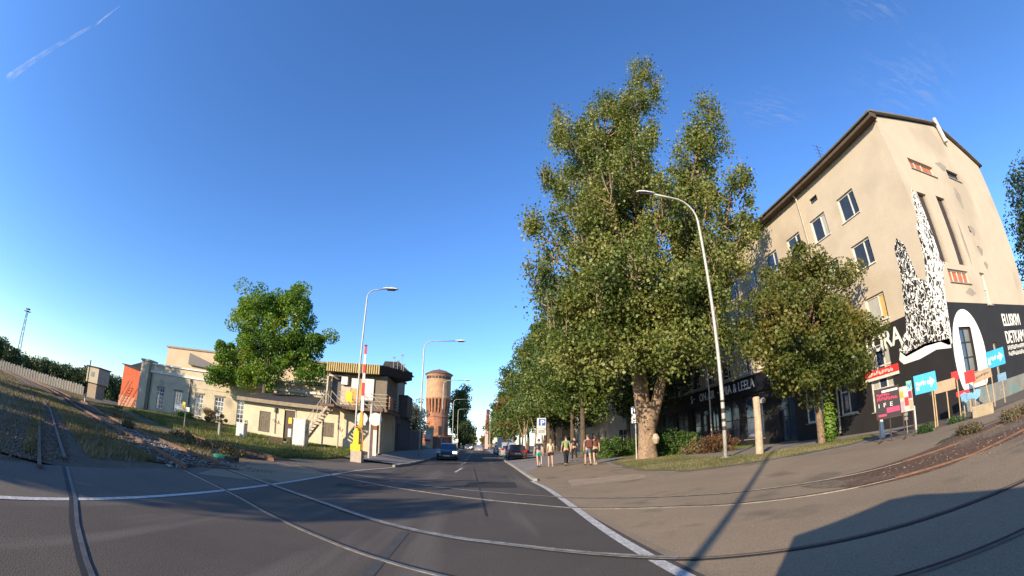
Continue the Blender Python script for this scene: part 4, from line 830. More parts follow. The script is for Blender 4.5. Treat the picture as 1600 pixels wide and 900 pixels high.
for (a, z) in ((250, 4.0), (290, 4.0), (262, 12.5)):
    q = MB(); M = Matrix.Translation((cx, cy, 0)) @ Matrix.Rotation(R(a), 4, 'Z'); q.box(3.2, 3.56, -.5, .5, z, z+2.8, M); q.build('window', FRAMED, wt)
q = MB(); q.box(cx-5.2, cx+4.8, cy-5, cy+3, -.1, 3.4); q.build('annexe', BRICK, wt)
q = MB(); q.slab([(cx-5.5, cy-5.3, 3.4), (cx+5.1, cy-5.3, 3.4), (cx+5.1, cy+3.2, 4.4), (cx-5.5, cy+3.2, 4.4)], (0, 0, 1), .2); q.build('annexe_roof', mat('red_roof2', (.42, .15, .08)), wt)
# gate post and yard wall by the tower
gp = thing('gate_pillar', 'pale yellow gate pillar on the left pavement before the water tower', 'pillar', (-6.6, 66, 0))
q = MB(); q.box(-7.7, -6.7, 66, 67, 0, 3.6); q.box(-7.8, -6.6, 65.9, 67.1, 3.6, 3.8); q.build('pillar', mat('pillar_render', (.62, .5, .3), scale=2), gp)
yw = thing('yard_wall', 'dark red plank wall along the left pavement beside the pale pillar', 'wall', (-6.8, 68, 0))
for k in range(26): q = MB(); q.box(-6.85, -6.78, 67.2+k*1.2, 67.2+k*1.2+1.16, 0, 2.5+.03*(k % 2)); q.build('plank', mat('dark_red_plank', (.17, .07, .05), (.11, .05, .035), scale=2), yw)
# chimney-like column in the street
chm = thing('brick_column', 'tall slim pale column with a dark red top far down the street', 'column', (3.5, 170, 0))
q = MB(); q.box(2.9, 4.1, 169.5, 170.7, 0, 13.2); q.build('shaft', mat('pale_pink_shaft', (.62, .42, .34), (.5, .33, .27), scale=1), chm)
q = MB(); q.box(3.3, 4.5, 169.3, 170.9, 8.5, 15.4); q.build('top', mat('dark_red_top', (.16, .03, .025), rough=.6), chm)

# ------------------------------------------------------------ trees and shrubs
def clump_crown(c, rad, ncl, per, cr, seed, flat=.8, hollow=.45, low=-1.):
    "points of foliage: clumps spread through an uneven ellipsoid"
    r = np.random.default_rng(seed); out = []; cs = []
    while len(cs) < ncl:
        d = r.normal(size=3); d /= np.linalg.norm(d)
        if d[2] < low: continue
        t = hollow+(1-hollow)*r.random()**.6; t *= 1+.16*math.sin(3*math.atan2(d[1], d[0])+seed)+.10*r.normal()*.6
        cs.append(np.array(c)+d*np.array(rad)*t)
    for k in cs:
        n = int(per*r.uniform(.5, 1.5)); s = cr*r.uniform(.55, 1.35)
        p = r.normal(size=(n, 3)); p *= np.minimum(1, 1.75/np.linalg.norm(p, axis=1))[:, None]; p = p*s*np.array((1, 1, flat))*.55; out.append(k+p)
    return np.concatenate(out), cs
def tree(name, label, x, y, h, rad, crown_z, leafm, ncl=60, per=220, cr=.9, size=.22, seed=0, trunk=.25, cat='tree', group=None, bark=BARKD, limbs=8, lean=(0, 0), low=-1., z=None, flat=.8, hollow=.45, lobes=()):
    z0 = g(x, y) if z is None else z
    T = thing(name, label, cat, (x, y, z0), group=group); c = (x+lean[0], y+lean[1], z0+crown_z)
    P, cs = clump_crown(c, rad, ncl, per, cr, seed, low=low, flat=flat, hollow=hollow)
    for j, (lx, ly, lz, lr, ln) in enumerate(lobes):
        p2, c2_ = clump_crown((x+lx, y+ly, z0+lz), (lr, lr, lr*.8), ln, per, cr*.9, seed+500+j, hollow=.2); P = np.concatenate([P, p2]); cs = cs+c2_
    P = P[P[:, 2] > z0+.15]
    leaves('crown', P, size, leafm, T, seed)
    r = random.Random(seed); q = MB(); zc = crown_z-rad[2]*.75; zc = max(zc, h*.12)
    fork = Vector((x+lean[0]*.4, y+lean[1]*.4, z0+zc)); top = Vector((c[0], c[1], z0+crown_z+rad[2]*.55))
    q.tube([(x, y, z0-.15), (x, y, z0+.15), fork*.5+Vector((x, y, z0))*.5+Vector((r.uniform(-.1, .1), 0, 0)), fork, fork.lerp(top, .4)+Vector((r.uniform(-.3, .3), r.uniform(-.3, .3), 0)), top], [trunk*1.45, trunk*1.1, trunk*.9, trunk*.8, trunk*.5, .03], 8)
    for k in r.sample(range(len(cs)), min(limbs, len(cs))):
        e = Vector(cs[k]); a = fork.lerp(top, r.uniform(0, .6)); m = a.lerp(e, .5)+Vector((0, 0, -.12*(e-a).length*.3)); q.tube([a, m, e], [trunk*.38, trunk*.22, .02], 5)
    q.build('trunk', bark, T, smooth=True)
    return T
# the big many-stemmed poplar
def poplar():
    r = np.random.default_rng(5); rr = random.Random(5); bx, by = 9.5, 23.7; z0 = g(bx, by)
    T = thing('poplar_tree', 'huge old poplar with a thick forked trunk and several tall spires', 'tree', (bx, by, z0))
    def dirp(az, el, d): return Vector((math.sin(R(az))*d, math.cos(R(az))*d, 1.4+d*math.tan(R(el))))
    # tips: azimuth, elevation, distance, widest foliage radius, number of clumps, index of the stem carrying it
    tips = [(29.1, 48.2, 26.0, 1.9, 52, 1), (26.2, 45, 25.0, 1.8, 40, 1), (20.4, 44.6, 25.2, 1.75, 46, 0), (16.5, 42.5, 26.5, 1.6, 34, 0), (12.3, 42.6, 24.6, 1.7, 44, 0), (9.6, 36.5, 23.8, 1.6, 36, 0), (8.4, 30, 23.5, 1.5, 26, 0),
            (38.4, 41.0, 24.2, 1.75, 50, 2), (36.2, 38.5, 25.5, 1.5, 38, 2), (39.6, 32.5, 22.8, 1.3, 30, 2), (38.6, 26, 23.5, 1.2, 22, 2), (34.3, 31, 23.6, 1.3, 16, 2), (31.6, 33.5, 27.5, 1.1, 12, 2),
            (24, 38, 21.5, 1.7, 34, 1), (19, 36, 20.6, 1.8, 34, 0), (14, 31, 21.2, 1.8, 34, 0), (27.5, 33, 22.2, 1.6, 26, 1), (8.0, 23, 24, 1.6, 26, 0), (10, 19, 21.8, 1.6, 26, 0), (16, 22, 20.2, 1.7, 30, 0), (22, 25, 20.4, 1.7, 30, 1), (27.5, 21, 20.9, 1.5, 24, 1), (31.5, 17, 22.5, 1.3, 18, 2), (33.5, 24, 22.4, 1.2, 16, 2),
            (22, 42, 29, 1.8, 30, 1), (13, 36, 28, 1.8, 26, 0)]
    base = Vector((bx, by, z0)); q = MB()
    fork = Vector((bx+.1, by, 3.1)); st = [Vector((bx-.55, by-.1, 5.6)), Vector((bx-.1, by+.3, 6.4)), Vector((bx+1.35, by-.1, 5.9))]
    q.tube([(bx, by, z0-.3), (bx, by, z0+.05), (bx, by, z0+.6), (bx+.02, by, 2.2), (bx+.05, by, 3.0), (bx+.05, by, 3.7)], [.80, .62, .53, .50, .60, .33], 14)
    def limb(a, e, r0, bulge, n=7):
        pts = []; rd = []
        for i in range(n):
            t = i/(n-1); p = a.lerp(e, t); hx = (e-a); p = p+Vector((hx.x, hx.y, 0))*bulge*math.sin(math.pi*t)*.9+Vector((rr.uniform(-.12, .12), rr.uniform(-.12, .12), 0))*(0 < i < n-1); pts.append(p); rd.append(max(r0*(1-t)**.8, .018))
        return pts, rd
    stems = []
    for k, (s, a0) in enumerate(zip(st, (Vector((bx-.25, by, 2.6)), Vector((bx, by+.1, 2.8)), Vector((bx+.3, by, 2.4))))):
        hi = [Vector((bx-1.6, by-.4, 13)), Vector((bx+.6, by-.5, 15)), Vector((bx+3.9, by-1.8, 13))][k]
        q.tube([a0, a0.lerp(s, .5), s, s.lerp(hi, .5)+Vector((.2, 0, 0)), hi], [.36, .33, .29, .22, .13], 9); stems.append((s, hi))
    q.build('trunk', mat('poplar_bark', (.34, .235, .15), (.15, .10, .065), scale=2.5, rough=1, bump=1., bscale=9, contrast=.6, fine=.22), T, smooth=True)
    q = MB(); q.tube([(bx+.35, by-.45, 1.3), (bx+.33, by-.52, 1.55), (bx+.32, by-.45, 1.8)], [.14, .22, .12], 8); q.build('bark_scar', mat('scar_wood', (.5, .4, .28), scale=8), T)
    Pl = []; Br = MB(); Tw = MB()
    for az, el, d, rad, n, k in tips:
        e = dirp(az, el, d); s, hi = stems[k]; f = cl((e.z-9)/20, .0, .9); a = s.lerp(hi, f); pts, rd = limb(a, e, .16+.05*(e-a).length/10, -.28 if e.z > 16 else .1)
        Br.tube(pts, rd, 6)
        for j in range(n):
            t = .12+.88*(j+rr.random())/n; ii = min(int(t*(len(pts)-1)), len(pts)-2); p = pts[ii].lerp(pts[ii+1], t*(len(pts)-1)-ii)
            w_ = rad*(.35+1.0*math.sin(math.pi*min(1, (1-t)*1.25+.04))**.7) if t > .5 else rad*1.1
            w_ *= .80; an = rr.uniform(0, 6.28); q_ = rr.random()**.5; c = p+Vector((math.cos(an)*w_*q_, math.sin(an)*w_*q_, rr.uniform(-.5, .6)))
            m = int(rr.uniform(110, 300)); sg = rr.uniform(.2, .46); Pl.append(np.array(c)+r.normal(size=(m, 3))*sg*np.array((.85, .85, 1.35)))
            if rr.random() < .85:
                b0 = p+Vector((0, 0, -rr.uniform(.3, 1.2))); up = c+Vector((0, 0, rr.uniform(.3, 1.3))); Tw.tube([b0, c, up], [.045, .03, .01], 4)
        for j in range(3):
            a_ = e+Vector((rr.uniform(-.3, .3), rr.uniform(-.3, .3), -1.5)); Tw.tube([a_, a_+Vector((rr.uniform(-.25, .25), rr.uniform(-.25, .25), rr.uniform(1.2, 2.2)))], [.02, .006], 4)
    # hanging skirt low round the stems
    for j in range(170):
        az = rr.uniform(8.5, 34); d = rr.uniform(20.4, 27.5); el = rr.uniform(9.5, 22)-abs(az-21)*.05
        p = dirp(az, el, d)
        if (Vector((p.x, p.y))-Vector((bx, by))).length > 5.6: continue
        Pl.append(np.array(p)+r.normal(size=(int(rr.uniform(90, 240)), 3))*rr.uniform(.3, .6)*np.array((1, 1, .9)))
        if rr.random() < .4: Tw.tube([Vector((bx, by, p.z+.5)).lerp(p, .55), p], [.03, .008], 4)
    Br.build('limbs', BARK, T, smooth=True); Tw.build('twigs', TWIG, T)
    leaves('crown', np.concatenate(Pl), .17, LPOP, T, 7, up=.25, aspect=.85)
    print('poplar leaves', sum(len(p) for p in Pl))
poplar()
tree('street_tree', 'small street tree with browning leaves in front of the beige apartment block', 14.1, 14.5, 8.8, (3.4, 3.0, 3.35), 5.3, LSML, ncl=150, per=230, cr=.62, size=.15, seed=21, trunk=.17, limbs=22, hollow=.25, bark=BARK, lobes=((-2.2, -.8, 4.2, 1.7, 26), (2.0, .5, 4.6, 1.6, 24), (.4, 0, 7.7, 1.3, 16), (-.6, -1.5, 3.2, 1.3, 16)))
sk = thing('ivy_shoots', 'bright green shoots clinging to the foot of the small street tree', 'plant', (14.3, 14.2, g(14.3, 14.2)))
r0 = np.random.default_rng(8); leaves('foliage', np.array((14.38, 14.2, 1.3))+r0.normal(size=(1300, 3))*np.array((.16, .16, .62)), .11, LMAP, sk, 8)
tree('maple_tree', 'round bright green maple leaning over the low cream annexe', -18.4, 34.9, 14, (4.4, 3.2, 4.3), 8.8, LMAP, ncl=125, per=210, cr=.8, size=.21, seed=33, trunk=.3, limbs=40, hollow=.25, low=-.9, lobes=((-3.9, 0, 6.6, 2.0, 20), (-4.6, -.5, 4.6, 1.4, 12), (3.4, 0, 6.0, 2.1, 20), (3.9, 0, 8.2, 1.6, 12), (1.8, -.6, 11.6, 2.0, 18), (-2.2, -.4, 4.9, 1.6, 12), (-2.6, 0, 10.4, 1.7, 12), (1.0, -1.2, 4.8, 1.5, 10)))
# the row along the right pavement: azimuths from the camera's pavement to the far end
row = [(8.6, 35.5, 15.0, 3.6, 9.2, LROW), (9.4, 43, 15.5, 3.9, 9.4, LROW), (8.2, 51, 16.0, 3.9, 9.6, LROW), (9.2, 60, 16, 4.2, 9.4, LROW), (8.0, 70, 15.5, 4.2, 9.0, LROW), (7.8, 81, 14.5, 4.4, 8.6, LAUT), (7.5, 93, 14.0, 4.4, 8.0, LROW), (7.2, 106, 13.0, 4.4, 7.6, LROW), (7.2, 122, 12.5, 4.6, 7.2, LROW), (7.3, 140, 12, 4.8, 7.0, LAUT)]
names = ['leafy pavement tree nearest behind the walking people', 'second leafy tree of the pavement row, right behind the first', 'third tree of the pavement row, over the parking sign', 'fourth tree of the pavement row, its trunk among thin stems', 'fifth tree of the pavement row, above the parked cars', 'pavement tree turning orange brown at the end of the near row', 'green tree past the orange one along the right pavement', 'smaller green tree farther along the right pavement', 'second last far tree of the right pavement row', 'last yellowish tree at the far end of the right pavement']
for i, (x, y, h, rw, cz, lm) in enumerate(row):
    k = max(.35, 1-i*.08)
    tree('pavement_tree', names[i], x, y, h, (rw, rw*1.1, h-cz+.2), cz, lm, ncl=int(150*k), per=int(190*k), cr=1.25, size=.24+.03*i, seed=50+i, trunk=.24, limbs=10, group='trees along the right pavement', low=-.9)
for i, (x, y, h) in enumerate([(13.6, 32, 12), (14.5, 41, 13.5), (13.5, 56, 14), (13, 74, 13.5)]):
    tree('yard_tree', ['dark tree between the big poplar and the shop building', 'dark yard tree behind the pavement row near the white house', 'dark yard tree deeper behind the pavement row', 'far dark yard tree behind the ochre house'][i], x, y, h, (3.6, 3.8, h*.36), h*.62, LDRK, ncl=90, per=130, cr=1.3, size=.3, seed=80+i, trunk=.22, group='trees behind the pavement row')
# thin leaning stems seen under the canopy
for i, (x, y, lx) in enumerate([(5.6, 57, .6), (6.0, 54, -.3), (6.4, 50, .5), (6.9, 46, -.4)]):
    T = thing('sapling', ['thin pale leaning stem nearest the parked cars', 'second thin stem of the pale group beside the parked cars', 'third thin stem of the pale group beside the parked cars', 'thin pale stem nearest the parking sign'][i], 'tree', (x, y, g(x, y)), group='thin stems by the parked cars')
    q = MB(); z = g(x, y); q.tube([(x, y, z-.1), (x+lx*.5, y, z+2.6), (x+lx*1.4, y, z+5.6)], [.13, .10, .06], 7); q.tube([(x+lx*.4, y, z+2.2), (x-lx, y, z+5.2)], [.07, .04], 6); q.build('trunk', TWIG, T)
    r0 = np.random.default_rng(60+i); leaves('crown', np.array((x+lx, y, z+6))+r0.normal(size=(1800, 3))*np.array((1.0, 1.0, .9)), .22, LROW, T, 60+i)
# behind the water tower
tree('poplar_tree', 'ragged upright tree standing right behind the brick water tower', -5.9, 146, 19.5, (3.6, 3.6, 8.8), 11.5, LROW, ncl=110, per=110, cr=1.5, size=.5, seed=91, trunk=.4)
tree('street_side_tree', 'low dark tree under the upright one on the left of the street', -3.9, 132, 9, (2.6, 3, 4.2), 4.8, LDRK, ncl=60, per=90, cr=1.3, size=.42, seed=92)
for i, (az, d, h, rw) in enumerate([(-10.9, 120, 12.0, 4.2), (-9.3, 118, 12.6, 4.2), (-7.9, 122, 10.5, 3.2)]):
    x, y = math.sin(R(az))*d, math.cos(R(az))*d
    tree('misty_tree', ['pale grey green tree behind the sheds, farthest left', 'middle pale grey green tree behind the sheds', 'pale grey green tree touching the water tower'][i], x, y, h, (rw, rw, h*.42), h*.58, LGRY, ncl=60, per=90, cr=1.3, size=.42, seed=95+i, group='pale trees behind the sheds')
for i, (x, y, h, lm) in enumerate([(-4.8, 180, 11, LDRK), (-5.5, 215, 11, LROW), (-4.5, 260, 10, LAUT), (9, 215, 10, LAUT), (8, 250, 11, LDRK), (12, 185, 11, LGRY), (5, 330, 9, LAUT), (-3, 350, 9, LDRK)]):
    tree('far_street_tree', ['dark tree past the water tower at the left kerb', 'green tree well past the water tower', 'orange tinged tree far down the left side', 'orange tinged tree beyond the slim column', 'dark tree beyond the slim column', 'grey green tree beside the slim column', 'small orange tree at the street vanishing point', 'small dark tree at the street vanishing point'][i], x, y, h, (3.8, 3.8, h*.42), h*.56, lm, ncl=40, per=70, cr=1.5, size=.6, seed=110+i, trunk=.3, group='trees far down the street')
# far left tree belt, each crown its own tree
for i in range(26):
    az = -64.5+i*.72; d = 150+12*math.sin(i*2.1)-i*.6; e = .74*(3.0, 2.6, 3.2, 3.3, 3.1, 2.9, 2.7, 2.1, 1.9, 2.0, 2.4, 2.5, 2.6, 2.7, 2.3, 2.6, 3.0, 3.0, 2.5, 3.6, 3.9, 2.9, 2.6, 3.1, 3.2, 2.6)[i]
    h = 1.4+d*math.tan(R(e)); x, y = math.sin(R(az))*d, math.cos(R(az))*d
    tree('belt_tree', 'dark tree of the far belt beyond the pale concrete fence', x, y, h, (2.6, 2.6, h*.44), h*.56, LDRK, ncl=30, per=70, cr=1.5, size=.55, seed=130+i, trunk=.25, z=0, group='dark trees of the belt beyond the concrete fence')
# the tree peeping out at the right edge behind the gable
tree('gable_tree', 'blue green tree behind the gable at the far right', 46.5, 9.5, 19, (4.2, 4.2, 8), 11, LDRK, ncl=120, per=130, cr=1.3, size=.28, seed=170, trunk=.35)
def bush(name, label, x, y, rad, n, size, m, seed, cat='bush', group=None, ncl=26, cr=.34, zz=None):
    z0 = g(x, y) if zz is None else zz
    T = thing(name, label, cat, (x, y, z0), group=group)
    P, cs = clump_crown((x, y, z0+rad[2]*.75), rad, ncl, n//ncl, cr, seed, hollow=.3); P = P[P[:, 2] > z0]
    leaves('foliage', P, size, m, T, seed); r = random.Random(seed); q = MB()
    for k in range(6): q.tube([(x+r.uniform(-.1, .1), y, z0-.05), cs[(k*3) % len(cs)]], [.02, .006], 4)
    q.build('stem', BARKD, T); return T
for i, (x, y, rw, rz) in enumerate([(8.6, 29.5, 1.2, .75), (10.0, 30.5, 1.3, .85), (11.3, 31.3, 1.2, .8), (10.9, 25.2, 1.0, .95), (12.0, 25.0, 1.0, 1.0), (13.2, 26.0, 1.0, .7)]):
    bush('bush', ['leafy green bush farthest left behind the people', 'leafy bush in the middle of the hedge left of the poplar', 'leafy bush touching the left side of the poplar trunk', 'leafy bush touching the right side of the poplar trunk', 'dense bush right of the poplar, before the red hedge', 'low bush behind the reddish hedge by the shops'][i], x, y, (rw, rw, rz), 4200, .11, LBUSH, 200+i, group='bushes round the big poplar')
LRED = leafmat('red_leaves', [(.06, .03, .018), (.11, .05, .028), (.16, .09, .04)], .25)
bush('red_hedge', 'rust red hedge before the dark shop front', 13.4, 22.4, (1.3, 1.0, .62), 4200, .10, LRED, 210, cat='hedge')
bush('brown_hedge', 'dull brown low hedge by the shop terrace', 12.6, 23.4, (1.1, .8, .45), 2600, .09, LWEED, 211, cat='hedge')
bush('brown_bush', 'brown dry bush at the foot of the factory wall', -22.8, 33.6, (1.5, .8, .8), 3000, .11, LWEED, 212)
bush('green_bush', 'low green bush left of the brown one by the factory', -25.5, 33.2, (1.3, .8, .45), 2200, .11, LBUSH, 213)
for i, (x, y) in enumerate([(9.9, 5.0), (10.6, 4.2), (11.6, 3.8), (13.5, 4.4), (12.6, 4.9)]):
    bush('weed_clump', ['dark weed clump nearest on the right track bed', 'second dark weed clump on the right track bed', 'middle weed clump along the rusty rails', 'farther weed clump along the rusty rails', 'small weed clump behind the middle one'][i], x, y, (.5, .4, .07), 700, .06, LWEED, 220+i, cat='weeds', ncl=12, cr=.15)
for i, (x, y) in enumerate([(-12.5, 17.4), (-15.5, 20.2), (-10.3, 16.6), (-18, 17.8), (-24, 23.5)]):
    bush('weed_clump', ['brown weed clump beside the green bin lid', 'brown weeds midway along the verge edge', 'small weed clump nearest the road at left', 'weed clump beside the second rusty rail', 'weed clump far along the left rails'][i], x, y, (.8, .5, .22), 1400, .09, LWEED, 230+i, cat='weeds', ncl=14, cr=.22)
# trees left of the frame: their shadows lie over the tracks and the factory's left bays
for i, (x, y, h, rw) in enumerate([(-48.8, 16, 15.5, 3.2), (-45, 5, 14, 4.5), (-33, -3.5, 13, 4.5), (-25, -10, 12, 5)]):
    tree('lineside_tree', ['tall tree by the line whose shadow greys the left factory bays', 'tree by the line whose shadow crosses the far rails', 'tree by the line whose shadow covers the ballast', 'tree by the line whose shadow reaches the crossing', 'tree by the line whose shadow touches the white line at left'][i], x, y, h, (rw, rw, h*.36), h*.62, LDRK, ncl=130, per=120, cr=1.4, size=.42, seed=240+i, trunk=.35, group='trees beside the line left of the view')

# ------------------------------------------------------------ street furniture
def street_lamp(name, label, x, y, h, arm, aim, group='lamp posts along the street', rise=.7, taper=(.08, .042), stickers=False, m=GALV):
    "pole with a curved outreach arm aimed at azimuth aim (degrees) and a hooded lantern"
    z = g(x, y); T = thing(name, label, 'street lamp', (x, y, z), group=group); a = R(aim); dx, dy = math.sin(a), math.cos(a)
    q = MB(); pth = [(x, y, z-.1), (x, y, z+2.2), (x, y, z+h-rise-.3)]
    for k in range(1, 7):
        t = k/6*math.pi/2; rr_ = rise; pth.append((x+dx*rr_*(1-math.cos(t)), y+dy*rr_*(1-math.cos(t)), z+h-rise-.3+rr_*math.sin(t)))
    pth.append((x+dx*arm, y+dy*arm, z+h-.3+.12)); n = len(pth); q.tube(pth, [taper[0]]*2+[taper[1]*1.3]+[taper[1]]*(n-3), 10); q.build('pole', m, T, smooth=True)
    M = Matrix.Translation((x+dx*arm, y+dy*arm, z+h-.18)) @ Matrix.Rotation(-a, 4, 'Z'); q = MB()
    vs = []; st = [(-.15, .06, .05), (.05, .13, .10), (.45, .16, .13), (.7, .13, .10), (.82, .04, .04)]
    for yy, w_, hh in st:
        for t in range(8): an = t*math.pi/7; vs.append(M @ Vector((w_*math.cos(an), yy, hh*math.sin(an))))
    fs = [(i*8+k, i*8+k+1, i*8+9+k, i*8+8+k) for i in range(4) for k in range(7)]+[(i*8+7, i*8, i*8+8, i*8+15) for i in range(4)]; q.add(vs, fs); hd = q.build('lantern_hood', WHITEC, T, smooth=False)
    q = MB(); q.add([M @ Vector(v) for v in ((-.10, .1, -.005), (.10, .1, -.005), (.08, .68, -.005), (-.08, .68, -.005), (-.07, .14, -.09), (.07, .14, -.09), (.05, .6, -.09), (-.05, .6, -.09))], [(3, 2, 1, 0), (4, 5, 6, 7), (0, 1, 5, 4), (1, 2, 6, 5), (2, 3, 7, 6), (3, 0, 4, 7)]); q.build('lens', FRAMED, T)
    q = MB(); q.lathe((x, y, z), [(.22, -.05), (.22, .03), (.14, .06)], 14); q.build('footing', CONC, T)
    if stickers:
        for zz, hh in ((1.15, .16), (1.5, .12), (1.85, .2), (2.3, .1)):
            q = MB(); q.lathe((x, y, z+zz), [(taper[0]+.004, 0), (taper[0]+.004, hh)], 10); q.build('sticker', FRAMED, T, label='black and white sticker wrapped round the pole')
    return T
street_lamp('street_lamp', 'tall white lamp post by the small street tree, its arm reaching over the poplar', 9.8, 15.8, 12.0, 2.15, -90, rise=1.15, taper=(.085, .045), stickers=True)
street_lamp('street_lamp', 'lamp post rising behind the yellow crossing barrier', -6.95, 24.7, 10.55, 1.05, 84, rise=.5, taper=(.062, .034))
street_lamp('street_lamp', 'second lamp post on the left, right of the booth', -4.95, 38.2, 10.7, 2.9, 90)
street_lamp('street_lamp', 'lamp post whose arm crosses the water tower', -4.95, 62, 10.7, 3.0, 90)
street_lamp('street_lamp', 'lamp post whose arm crosses the tree behind the tower', -4.9, 88, 10.7, 2.9, 90)
street_lamp('street_lamp', 'farther lamp post before the tree behind the tower', -5.0, 112, 10.7, 2.9, 90)
street_lamp('street_lamp', 'farthest short looking lamp post down the left side', -4.9, 150, 9.5, 2.9, 90)
street_lamp('street_lamp', 'lamp post beside the slim column far down the street', 3.4, 120, 10.0, 2.4, -90)
street_lamp('street_lamp', 'thin lamp post before the dark shop front', 15.4, 26.5, 8.0, 1.2, -60, taper=(.06, .035), rise=.5)
# the pole behind the viewpoint whose shadow lies across the crossing
street_lamp('street_lamp', 'lamp post out of view at left whose long shadow crosses the asphalt', -5.9, -4.9, 11.2, 1.6, 84)

bx, by = -6.65, 24.3
ba = thing('crossing_barrier', 'raised red and white crossing barrier on a yellow drive unit', 'barrier', (bx, by, g(bx, by)))
z = g(bx, by); q = MB(); q.box(bx-.32, bx+.30, by-.3, by+.3, z-.05, z+.62); q.build('footing', mat('pinkish_concrete', (.5, .4, .3), (.38, .3, .22), scale=4), ba)
q = MB(); q.box(bx-.36, bx+.22, by-.27, by+.27, z+.62, z+1.0); q.box(bx-.24, bx+.08, by-.2, by+.2, z+1.0, z+1.75); q.lathe((bx-.08, by, z+1.75), [(.17, 0), (.13, .12), (.02, .16)], 12); q.build('drive_unit', YELLOW, ba)
q = MB(); q.tube([(bx+.32, by-.25, z+.7), (bx+.34, by-.25, z+1.5), (bx+.25, by-.25, z+1.85), (bx+.05, by-.25, z+2.0), (bx-.15, by-.25, z+1.95)], .035, 6); q.build('guard_hoop', mat('orange_hoop', (.75, .3, .06), rough=.5), ba)
q = MB(); q.add([(bx-.02, by-.1, z+1.9), (bx+.24, by-.1, z+1.9), (bx+.2, by-.1, z+2.9), (bx+.1, by-.1, z+2.9), (bx-.02, by+.1, z+1.9), (bx+.24, by+.1, z+1.9), (bx+.2, by+.1, z+2.9), (bx+.1, by+.1, z+2.9)], [(0, 1, 2, 3), (7, 6, 5, 4), (0, 4, 5, 1), (1, 5, 6, 2), (2, 6, 7, 3), (3, 7, 4, 0)]); q.build('arm_bracket', mat('amber_paint', (.8, .42, .02), rough=.45), ba)
zs = [2.9, 3.05, 3.95, 4.75, 5.0, 5.6, 6.3]; za, zb_ = z+2.7, 6.75
seg = [(0, .05, 1), (.05, .27, 0), (.27, .46, 1), (.46, .60, 0), (.60, .73, 1), (.73, .88, 0), (.88, 1, 1)]
for a, b, r_d in seg:
    p0 = Vector((bx+.15, by, za)).lerp(Vector((bx+.06, by, zb_-.05)), a); p1 = Vector((bx+.15, by, za)).lerp(Vector((bx+.06, by, zb_-.05)), b)
    q = MB(); w_ = .092-.03*a; q.add([(p0.x-w_, by-.03, p0.z), (p0.x+w_, by-.03, p0.z), (p1.x+w_, by-.03, p1.z), (p1.x-w_, by-.03, p1.z), (p0.x-w_, by+.03, p0.z), (p0.x+w_, by+.03, p0.z), (p1.x+w_, by+.03, p1.z), (p1.x-w_, by+.03, p1.z)], [(0, 1, 2, 3), (7, 6, 5, 4), (0, 4, 5, 1), (1, 5, 6, 2), (2, 6, 7, 3), (3, 7, 4, 0)]); q.build('arm_stripe', REDP if r_d else WHITEC, ba)
q = MB(); q.box(bx-.02, bx+.13, by-.05, by+.05, zb_-.05, zb_+.03); q.build('arm_tip', FRAMED, ba)

def roundsign(q, x, y, z, r, th=.03, n=24): # disc facing -y
    q.slab([(x+r*math.cos(2*math.pi*i/n), y, z+r*math.sin(2*math.pi*i/n)) for i in range(n)], (0, -1, 0), th)
sp = thing('sign_post', 'white steel post with two blank pale round signs beside the yellow barrier', 'sign', (-6.45, 26.2, g(-6.45, 26.2)))
z = g(-6.45, 26.2); q = MB(); q.tube([(-6.45, 26.2, z-.1), (-6.42, 26.2, 3.55)], .085, 10); q.build('post', GALV, sp)
q = MB(); roundsign(q, -6.12, 26.05, 2.62, .40); q.build('round_sign', WHITEC, sp)
q = MB(); q.box(-6.35, -6.25, 26.1, 26.25, 2.3, 2.95); q.build('bracket', DARKM, sp)
q = MB(); roundsign(q, -6.98, 26.12, 2.62, .36); q.build('round_sign', WHITEC, sp)
q = MB(); q.box(-7.25, -6.72, 26.06, 26.10, 2.2, 2.32); q.build('lower_plate', WHITEC, sp)
mk = thing('marker_post', 'short flat white marker post before the booth corner', 'post', (-6.45, 27.6, .3)); q = MB(); q.box(-6.58, -6.34, 27.58, 27.64, .35, 2.0); q.build('board', WHITEC, mk)
rp = thing('marker_post', 'thin leaning rust brown board against the booth corner', 'post', (-6.9, 28.2, .3)); q = MB(); q.box(-6.95, -6.75, 28.1, 28.2, .3, 2.3); q.build('board', MATS['rust_pier'], rp)

def cabinet(label, x, y, w_, d_, h, m=WHITEC):
    z = g(x, y); T = thing('electrical_cabinet', label, 'cabinet', (x, y, z)); q = MB(); q.box(x-w_/2, x+w_/2, y-d_/2, y+d_/2, z+.08, z+h-.06); q.build('body', m, T)
    q = MB(); q.box(x-w_/2-.03, x+w_/2+.03, y-d_/2-.04, y+d_/2+.03, z+h-.06, z+h); q.build('lid', m, T)
    q = MB(); q.box(x-w_/2+.04, x+w_/2-.04, y-d_/2-.015, y-d_/2-.002, z+.14, z+h-.12); q.build('door', m, T); q = MB(); q.box(x-w_/2-.02, x+w_/2+.02, y-d_/2-.02, y+d_/2+.02, z-.1, z+.08); q.build('plinth', CONC, T)
    return T
cabinet('large white cabinet at the foot of the booth stair', -11.45, 27.4, .85, .75, 1.85)
cabinet('small white cabinet beside the maple and the factory windows', -16.0, 27.4, .62, .5, 1.05)
cb = thing('meter_post', 'thin post with a small white box beside the large cabinet', 'post', (-12.1, 27.1, g(-12.1, 27.1))); q = MB(); z = g(-12.1, 27.1); q.box(-12.15, -12.05, 27.05, 27.15, z-.1, z+.9); q.build('post', DARKM, cb); q = MB(); q.box(-12.22, -12.0, 26.98, 27.2, z+.6, z+1.15); q.build('box', WHITEC, cb)
tr = thing('wooden_crate', 'low dark wooden trough on the grass before the annexe door', 'crate', (-13.2, 27.6, g(-13.2, 27.6))); z = g(-13.2, 27.6)
